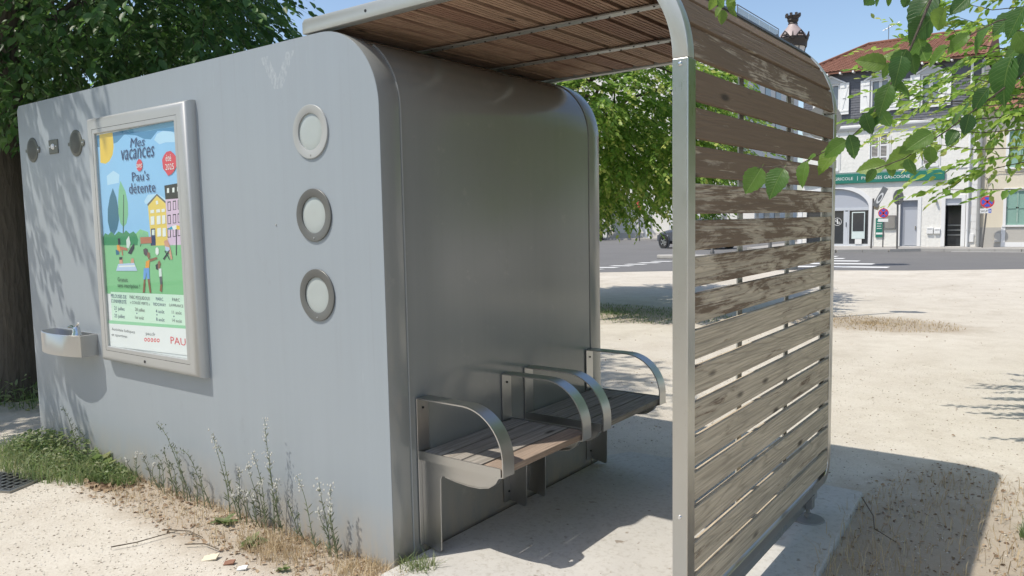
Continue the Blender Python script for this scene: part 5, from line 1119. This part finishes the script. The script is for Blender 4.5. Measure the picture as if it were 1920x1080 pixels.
hd = [((-30, 52, 4), (6, 3, 4), 91, 'tall dark tree behind the boundary wall'), ((-17, 19, 3.4), (2.6, 2.4, 2.2), 93, 'round street tree across the road beyond the cabin'), ((-38, 16, 5), (5, 5, 4), 95, 'large tree beyond the road at the far left')]
for c_, r_, sd, lb in hd:
    tree('street_tree', lb, (c_[0], c_[1], 0), [(c_[0], c_[1], -.1), (c_[0], c_[1], 1.5), (c_[0], c_[1], c_[2]+.5)], [.3, .22, .12], dict(center=c_, radii=r_, nclump=60, per=20, leaf=.1, shell=.5, crad=1.1, keep=lambda O: O[:, 2] > 1.8), LEAF_MID if sd != 91 else LEAF_DARK, .2, sd, limbs=5, twigs=False)
# concrete block by the road at the far left
cbk = thing('concrete_block', 'pale concrete block at the roadside left of the tree trunk', 'block', (-17.6, 4.9, .11)); MB().box(-.9, .9, -.35, .35, 0, .85).build('block', CONC, cbk, bevel=.05)

# ------------------------------------------------------------------ ground cover
def blades(name, n, sampler, hmin, hmax, width, mat, seed, lean=.5, v0=0, v1=1, label=None, parent=None, curve=.3):
    rg = np.random.default_rng(seed); P = sampler(rg, n); n = len(P); h = hmin+(hmax-hmin)*rg.random(n)**1.5; a = rg.random(n)*2*np.pi; ld = np.stack([np.cos(a), np.sin(a), np.zeros(n)], 1)*(lean*rg.random(n))[:, None]
    b = rg.random(n)*2*np.pi; s = np.stack([np.cos(b), np.sin(b), np.zeros(n)], 1)*(width*(.6+.8*rg.random(n)))[:, None]; up = np.array([0, 0, 1.0])
    m1 = P+(up+ld*.5)*(h*.55)[:, None]; tp_ = P+(up*(1-curve*rg.random(n))[:, None]+ld*1.25)*h[:, None]
    V = np.stack([P-s, P+s, m1+s*.75, m1-s*.75, tp_], 1); o = quads_mesh(name, V, 2, [(0, 1, 2, 3), (3, 2, 4)], v0+(v1-v0)*rg.random(n), mat, parent)
    if label: tag(o, label, 'grass')
    o['kind'] = 'stuff'; return o
def ell(cx, cy, rx, ry, p=.5):
    def f(rg, n):
        a = rg.random(n)*2*np.pi; r_ = rg.random(n)**p; x = cx+rx*r_*np.cos(a); y = cy+ry*r_*np.sin(a); k = ~((x > -3.6) & (x < .01) & (y > -.005) & (y < 1.85)); return np.stack([x, y, np.zeros(n)], 1)[k]
    return f
def strip_(x0, x1, y0, y1, p=1.8):
    return lambda rg, n: np.stack([x0+(x1-x0)*rg.random(n), y1+(y0-y1)*rg.random(n)**p, np.zeros(n)], 1)
blades('grass_clump', 2300, ell(-3.0, -.17, .66, .27), .04, .16, .003, WEEDG, 1, .9, .3, 1, 'thick green grass and weeds at the left foot of the cabin wall')
blades('grass_clump', 1500, ell(-2.45, -.10, .35, .12), .03, .10, .003, WEEDG, 2, .9, 0, .8, 'thin green grass fringe below the drinking fountain')
blades('dry_grass', 1900, strip_(-2.3, -.02, -.32, -.005), .015, .075, .0016, DRY, 3, 1.0, .2, 1, 'dry straw fringe along the foot of the cabin wall')
blades('dry_grass', 650, ell(-.62, -.16, .28, .13, .8), .03, .11, .0014, DRY, 4, 1.1, 0, .8, 'tuft of tan dry grass under the portholes')
blades('dry_grass', 2200, ell(.1, 9.25, 1.15, .8, .9), .01, .045, .004, DRY, 5, 1.0, 0, .8, 'sunlit patch of dry grass on the gravel beyond the slats')
blades('grass_clump', 3800, ell(-3.7, 8.6, 2.0, 1.1, .8), .012, .06, .004, WEEDG, 6, .9, 0, .35, 'shaded strip of grass under the tree beyond the shelter')
blades('dry_grass', 1300, ell(1.95, 1.5, .5, 1.3), .02, .13, .0016, DRY, 7, 1.1, 0, .7, 'sparse dry grass in the shade right of the slab')
blades('dry_grass', 170, ell(1.75, .9, .22, .6), .05, .20, .0014, DRY, 8, 1.0, .2, .9, 'taller dead stalks beside the slab edge')
blades('grass_clump', 500, ell(2.32, 1.95, .10, .14), .02, .09, .003, WEEDG, 9, .9, 0, .6, 'little green tuft in the sun at the right edge')
blades('grass_clump', 2600, ell(-6.2, 1.0, 1.7, 1.1), .05, .28, .004, WEEDG, 10, .9, 0, .5, 'rough shaded undergrowth round the big tree trunk')
blades('grass_clump', 420, ell(.10, .04, .09, .07), .03, .11, .0022, WEEDG, 12, .9, .2, 1, 'small green tuft at the cabin corner beside the slab')
blades('dry_grass', 600, ell(-.05, -.1, .22, .09), .02, .08, .0016, DRY, 13, 1, .2, 1, 'straw at the near bottom corner of the cabin')
def leafmass(n, cx, cy, rx, ry, h, L, mat, seed, label):
    rg = np.random.default_rng(seed); a = rg.random(n)*2*np.pi; r_ = rg.random(n)**.5; x = cx+rx*r_*np.cos(a); y = cy+ry*r_*np.sin(a); z = h*(1-r_**2)**.5*rg.random(n)**.6+.01; k = ~((x > -3.6) & (y > -.01)); P = np.stack([x, y, z], 1)[k]; m = len(P)
    D = rg.normal(0, 1, (m, 3)); D[:, 2] = .5*D[:, 2]+.3; o = quads_mesh('weed_leaves', leaves(P, D, np.array([0, -.2, 1.0])+rg.normal(0, .5, (m, 3)), L*(.5+rg.random(m)), wid=.9), 2, LF, rg.random(m), mat); tag(o, label, 'weeds'); o['kind'] = 'stuff'
leafmass(750, -3.25, -.14, .30, .16, .17, .026, WEEDG, 21, 'mass of small green weed leaves at the far left foot of the wall')
leafmass(800, -2.85, -.20, .34, .17, .11, .022, WEEDG, 24, 'lower green weed leaves spreading onto the gravel by the grate')
leafmass(450, -2.95, -.07, .45, .07, .20, .024, WEEDG, 25, 'upright green weed leaves against the wall below the fountain')
leafmass(500, -2.42, -.10, .25, .10, .09, .02, WEEDG, 22, 'thin green weed leaves under the fountain shadow')
leafmass(1600, -5.7, .9, 1.3, .9, .30, .05, WEEDG, 26, 'leafy undergrowth in the shade round the thick trunk')
# broad leaved rosettes
def rosette(x, y, n, L, label, seed, mat=WEEDG, lift=.5):
    rg = np.random.default_rng(seed); a = rg.random(n)*2*np.pi; D = np.stack([np.cos(a), np.sin(a), lift*rg.random(n)+.1], 1); P = np.zeros((n, 3)); Nn = np.array([0, 0, 1.0])+rg.normal(0, .2, (n, 3))
    t = thing('broadleaf_weed', label, 'weed', (x, y, .005)); V = leaves(P, D, Nn, L*(.6+.6*rg.random(n)), wid=.8)
    for i in range(n): q = quads_mesh('leaf', V[i:i+1], 2, LF, rg.random(1), mat, t)
rosette(-.78, -.20, 14, .075, 'low green rosette weed in the tan grass tuft', 51); rosette(-1.13, -.12, 13, .08, 'low green rosette weed between the tall flowering stems', 52); rosette(-.42, -.28, 9, .04, 'tiny green rosette weed on the gravel near the corner', 53)
rosette(-2.62, -.06, 12, .15, 'large leaved weed under the drinking fountain', 54, lift=1.6); rosette(-3.38, -.10, 16, .17, 'large leaved weed at the far left end of the wall', 55, lift=1.4); rosette(-2.52, -.07, 11, .14, 'drooping broad leaved weed right of the fountain', 56, lift=1.5); rosette(-3.05, -.14, 12, .13, 'broad leaved weed in the middle of the green clump', 57, lift=1.4)
# tall flowering weeds
def weed(x, y, stems, label, seed, white=True):
    rg = np.random.default_rng(seed); t = thing('flowering_weed', label, 'weed', (x, y, 0))
    for (dx, h, lean, nod) in stems:
        pth = []; n = 9
        for i in range(n+1):
            f = i/n; nd = max(0, f-.78)/.22; pth.append(Vector((dx+lean*h*f**1.4-nod*.05*nd, -.03*f+.01*math.sin(5*f+dx*30), h*f-(nod*.045*nd*nd))))
        st = MB().tube(pth, [.0026*(1-.6*i/n) for i in range(n+1)], 5).build('stem', STEMG, t)
        m = int(26*h/.4); f = .06+.86*rg.random(m); idx = (f*n).astype(int); P = np.array([tuple(pth[i].lerp(pth[min(i+1, n)], fr*n-i)) for i, fr in zip(idx, f)])
        a = rg.random(m)*2*np.pi; D = np.stack([np.cos(a)*.7, np.sin(a)*.7, .75*np.ones(m)], 1); V = leaves(P, D, rg.normal(0, .6, (m, 3))+np.array([0, 0, .6]), (.036-.018*f)*(.7+.7*rg.random(m)), wid=.34)
        quads_mesh('leaves', V, 2, LF, rg.random(m), WEEDS, st)['kind'] = 'stuff'
        fl = MB(); k = 18 if white else 12
        for _ in range(k):
            fi = 1-.17*rg.random()**1.4; i = min(int(fi*n), n-1); c = pth[i].lerp(pth[i+1], fi*n-i)+Vector(rg.normal(0, .010*h/.4, 3)); r_ = (.0042 if white else .0028)*(.7+.8*rg.random())
            fl.add([c+Vector((r_, 0, 0)), c+Vector((-r_, 0, 0)), c+Vector((0, r_, 0)), c+Vector((0, -r_, 0)), c+Vector((0, 0, r_*1.5)), c+Vector((0, 0, -r_*1.3))], [(0, 2, 4), (2, 1, 4), (1, 3, 4), (3, 0, 4), (2, 0, 5), (1, 2, 5), (3, 1, 5), (0, 3, 5)])
        fl.build('flower_head', FLUFF if white else WEEDS, t, normals=False)
    return t
STEMG = plain('weed_stem', (.13, .17, .085), .8)
weed(-1.62, -.05, [(0, .47, -.28, 1), (.05, .36, -.2, 1), (.02, .27, .05, 0), (-.06, .22, -.05, 0)], 'tall grey weed with two nodding tips left of the others', 61, False)
weed(-1.42, -.05, [(0, .36, -.25, 1), (-.05, .20, 0, 0), (.05, .24, -.1, 0)], 'thin grey weed leaning left between two taller ones', 62, False)
weed(-1.18, -.05, [(0, .46, -.12, 0), (.06, .43, -.14, 1), (.11, .30, .08, 0)], 'pair of tall grey weeds with a drooping tip near the poster case corner', 63)
weed(-.80, -.05, [(0, .60, .04, 0), (-.05, .41, -.12, 0), (.03, .44, .02, 0), (.06, .30, .06, 0), (-.12, .18, -.1, 0)], 'tallest white-topped weed below the portholes', 64)
weed(-.36, -.07, [(-.08, .36, -.28, 0), (0, .37, 0, 0), (.05, .36, .04, 0), (.01, .24, -.1, 0), (.04, .28, .1, 0)], 'white-topped weed clump nearest the cabin corner', 65)
weed(-.92, -.04, [(0, .34, -.1, 0), (.03, .27, .1, 0), (-.03, .22, -.2, 1)], 'medium grey weed just left of the tallest one', 160)
weed(-1.75, -.05, [(0, .30, .05, 0), (.05, .22, -.05, 0), (-.06, .26, -.1, 1), (-.1, .18, .05, 0)], 'bunch of straight grey stems farthest from the corner clump', 161, False)
weed(-2.0, -.04, [(0, .22, 0, 0), (.07, .17, .1, 0), (-.12, .20, .05, 0), (-.2, .15, -.05, 0)], 'short grey weed stems just right of the green clump', 66)
weed(-2.93, -.05, [(0, .40, -.06, 1), (.16, .28, -.1, 1)], 'tall thin weed rising from the green clump at the left', 67, False)
weed(-.62, -.05, [(0, .22, .0, 0), (.05, .17, .03, 0)], 'short weed stem between the tallest weed and the corner clump', 68, False)
weed(-1.02, -.06, [(0, .22, .04, 0), (.05, .19, .1, 0), (-.04, .16, -.1, 0)], 'low white-tufted weed left of the tallest stem', 69)
# dead leaves and twigs on the gravel
def litter(name, n, sampler, L, mat, seed, label):
    rg = np.random.default_rng(seed); P = sampler(rg, n); n = len(P); P[:, 2] = .004+.006*rg.random(n); a = rg.random(n)*2*np.pi; D = np.stack([np.cos(a), np.sin(a), .25*rg.normal(0, 1, n)], 1)
    o = quads_mesh(name, leaves(P, D, np.array([0, 0, 1.0])+rg.normal(0, .45, (n, 3)), L*(.5+rg.random(n))), 2, LF, rg.random(n), mat); tag(o, label, 'leaves'); o['kind'] = 'stuff'
litter('dead_leaves', 700, strip_(-2.5, -.02, -.36, -.01, 1.5), .022, DEAD, 71, 'brown dead leaves scattered along the cabin wall')
litter('dead_leaves', 240, ell(-2.3, -.16, .22, .09), .038, DEAD, 72, 'heap of curled brown leaves right of the green clump')
litter('dead_leaves', 900, ell(1.95, 1.5, .55, 1.5), .018, DEAD, 73, 'dead leaves on the shaded ground right of the slab')
litter('dead_leaves', 800, lambda rg, n: np.stack([-4+7*rg.random(n), 2.5+14*rg.random(n), np.zeros(n)], 1), .018, DEAD, 74, 'dead leaves sprinkled over the open gravel')
STICK = plain('dry_stick', (.11, .085, .06), .9)
for i, (pts_, lb) in enumerate((([(-1.29, -.62), (-1.24, -.52), (-1.22, -.41), (-1.2, -.33)], 'long curved twig on the gravel before the dry grass'), ([(-1.28, -.36), (-1.15, -.30), (-1.03, -.30)], 'short forked twig lying just behind the long curved one'), ([(-1.02, -.40), (-.95, -.34), (-.83, -.34)], 'thin twig beside the dry leaves'), ([(1.52, 1.95), (1.62, 1.72), (1.66, 1.55), (1.78, 1.42)], 'thin dark twig across the corner of the slab'))):
    tw = MB().tube([(x, y, .012+.01*random.random()+(.032 if i == 3 else 0)) for x, y in pts_], [.0035, .003, .0025, .0015][:len(pts_)], 5).build('twig', STICK); tag(tw, lb, 'twig')
for x, y, s, lb, mt in ((-.80, -.40, .038, 'cream paper scrap on the gravel near the corner', plain('cream_scrap', (.62, .55, .42), .8)), (-.58, -.38, .024, 'small white scrap near the curled red leaf', SIGNW), (-.68, -.38, .026, 'curled reddish leaf beside the paper scrap', plain('red_leaf', (.22, .105, .065), .7))):
    sc = MB().prism([(-s, -s*.5), (s*.8, -s*.6), (s, s*.4), (.1*s, s*.6), (-s*.9, s*.5)], 0, .006, 'z').build('litter_scrap', mt, loc=(x, y, .006)); sc.rotation_euler = (R(14), R(-10), R(40)); tag(sc, lb, 'scrap')
# iron grate at the left edge
gt = thing('drain_grate', 'iron drain grate set in the gravel at the bottom left edge', 'grate', (-2.88, -.53, 0)); gt.rotation_euler = (0, 0, R(24))
gm = MB(); gm.box(-.24, .24, -.15, -.13, 0, .014); gm.box(-.24, .24, .13, .15, 0, .014); gm.box(-.24, -.22, -.13, .13, 0, .014); gm.box(.22, .24, -.13, .13, 0, .014); gm.build('rim', STEEL_D, gt)
MB().box(-.22, .22, -.13, .13, .001, .003).build('pit', BLACK, gt)
for k in range(9): MB().box(-.2+k*.05-.006, -.2+k*.05+.006, -.13, .13, .004, .012).build('grate_bar', STEEL_D, gt)
for k in range(5): MB().box(-.22, .22, -.1+k*.05-.005, -.1+k*.05+.005, .004, .010).build('grate_bar', STEEL_D, gt)
# loose stones
def stones(name, n, sampler, smin, smax, seed, label):
    rg = np.random.default_rng(seed); P = sampler(rg, n); n = len(P); s = smin+(smax-smin)*rg.random(n)**3; O8 = np.array([(1, 0, 0), (-1, 0, 0), (0, 1, 0), (0, -1, 0), (0, 0, .7), (0, 0, -.4)])
    J = O8[None]*(.7+.6*rg.random((n, 6, 1))); a = rg.random(n)*6.28; c, si = np.cos(a), np.sin(a); X = J[..., 0]*c[:, None]-J[..., 1]*si[:, None]; Y = J[..., 0]*si[:, None]+J[..., 1]*c[:, None]
    V = P[:, None, :]+np.stack([X, Y, J[..., 2]], 2)*s[:, None, None]
    o = quads_mesh(name, V, 8, [(0, 2, 4), (2, 1, 4), (1, 3, 4), (3, 0, 4), (2, 0, 5), (1, 2, 5), (3, 1, 5), (0, 3, 5)], rg.random(n), STONE); tag(o, label, 'gravel'); o['kind'] = 'stuff'
sm3 = NM('loose_stone'); sm3.set(sm3.ramp(sm3.n('ShaderNodeAttribute', attribute_name='leafvar').outputs['Fac'], [(0, (.24, .205, .16)), (.4, (.42, .375, .31)), (.8, (.55, .51, .44)), (1, (.66, .63, .57))]), .95, spec=.2); STONE = sm3.mat
stones('loose_gravel', 20000, lambda rg, n: (lambda P: P[~((P[:, 0] > -3.6) & (P[:, 1] > -.003))])(np.stack([-4.6+4.7*rg.random(n), -1.5+1.5*rg.random(n), np.zeros(n)], 1)), .0012, .007, 81, 'loose gravel in front of the cabin wall')
stones('loose_gravel', 16000, lambda rg, n: (lambda P: P[(P[:, 0] > 1.62) | (P[:, 1] > 2.12)])(np.stack([-1.2+4.2*rg.random(n), .3+6*rg.random(n)**1.5, np.zeros(n)], 1)), .002, .008, 82, 'loose gravel on the open ground behind the shelter')
stones('loose_gravel', 500, lambda rg, n: np.stack([.03+1.45*rg.random(n), -.2+2.2*rg.random(n), .034*np.ones(n)], 1), .0012, .005, 83, 'grit on the concrete slab')
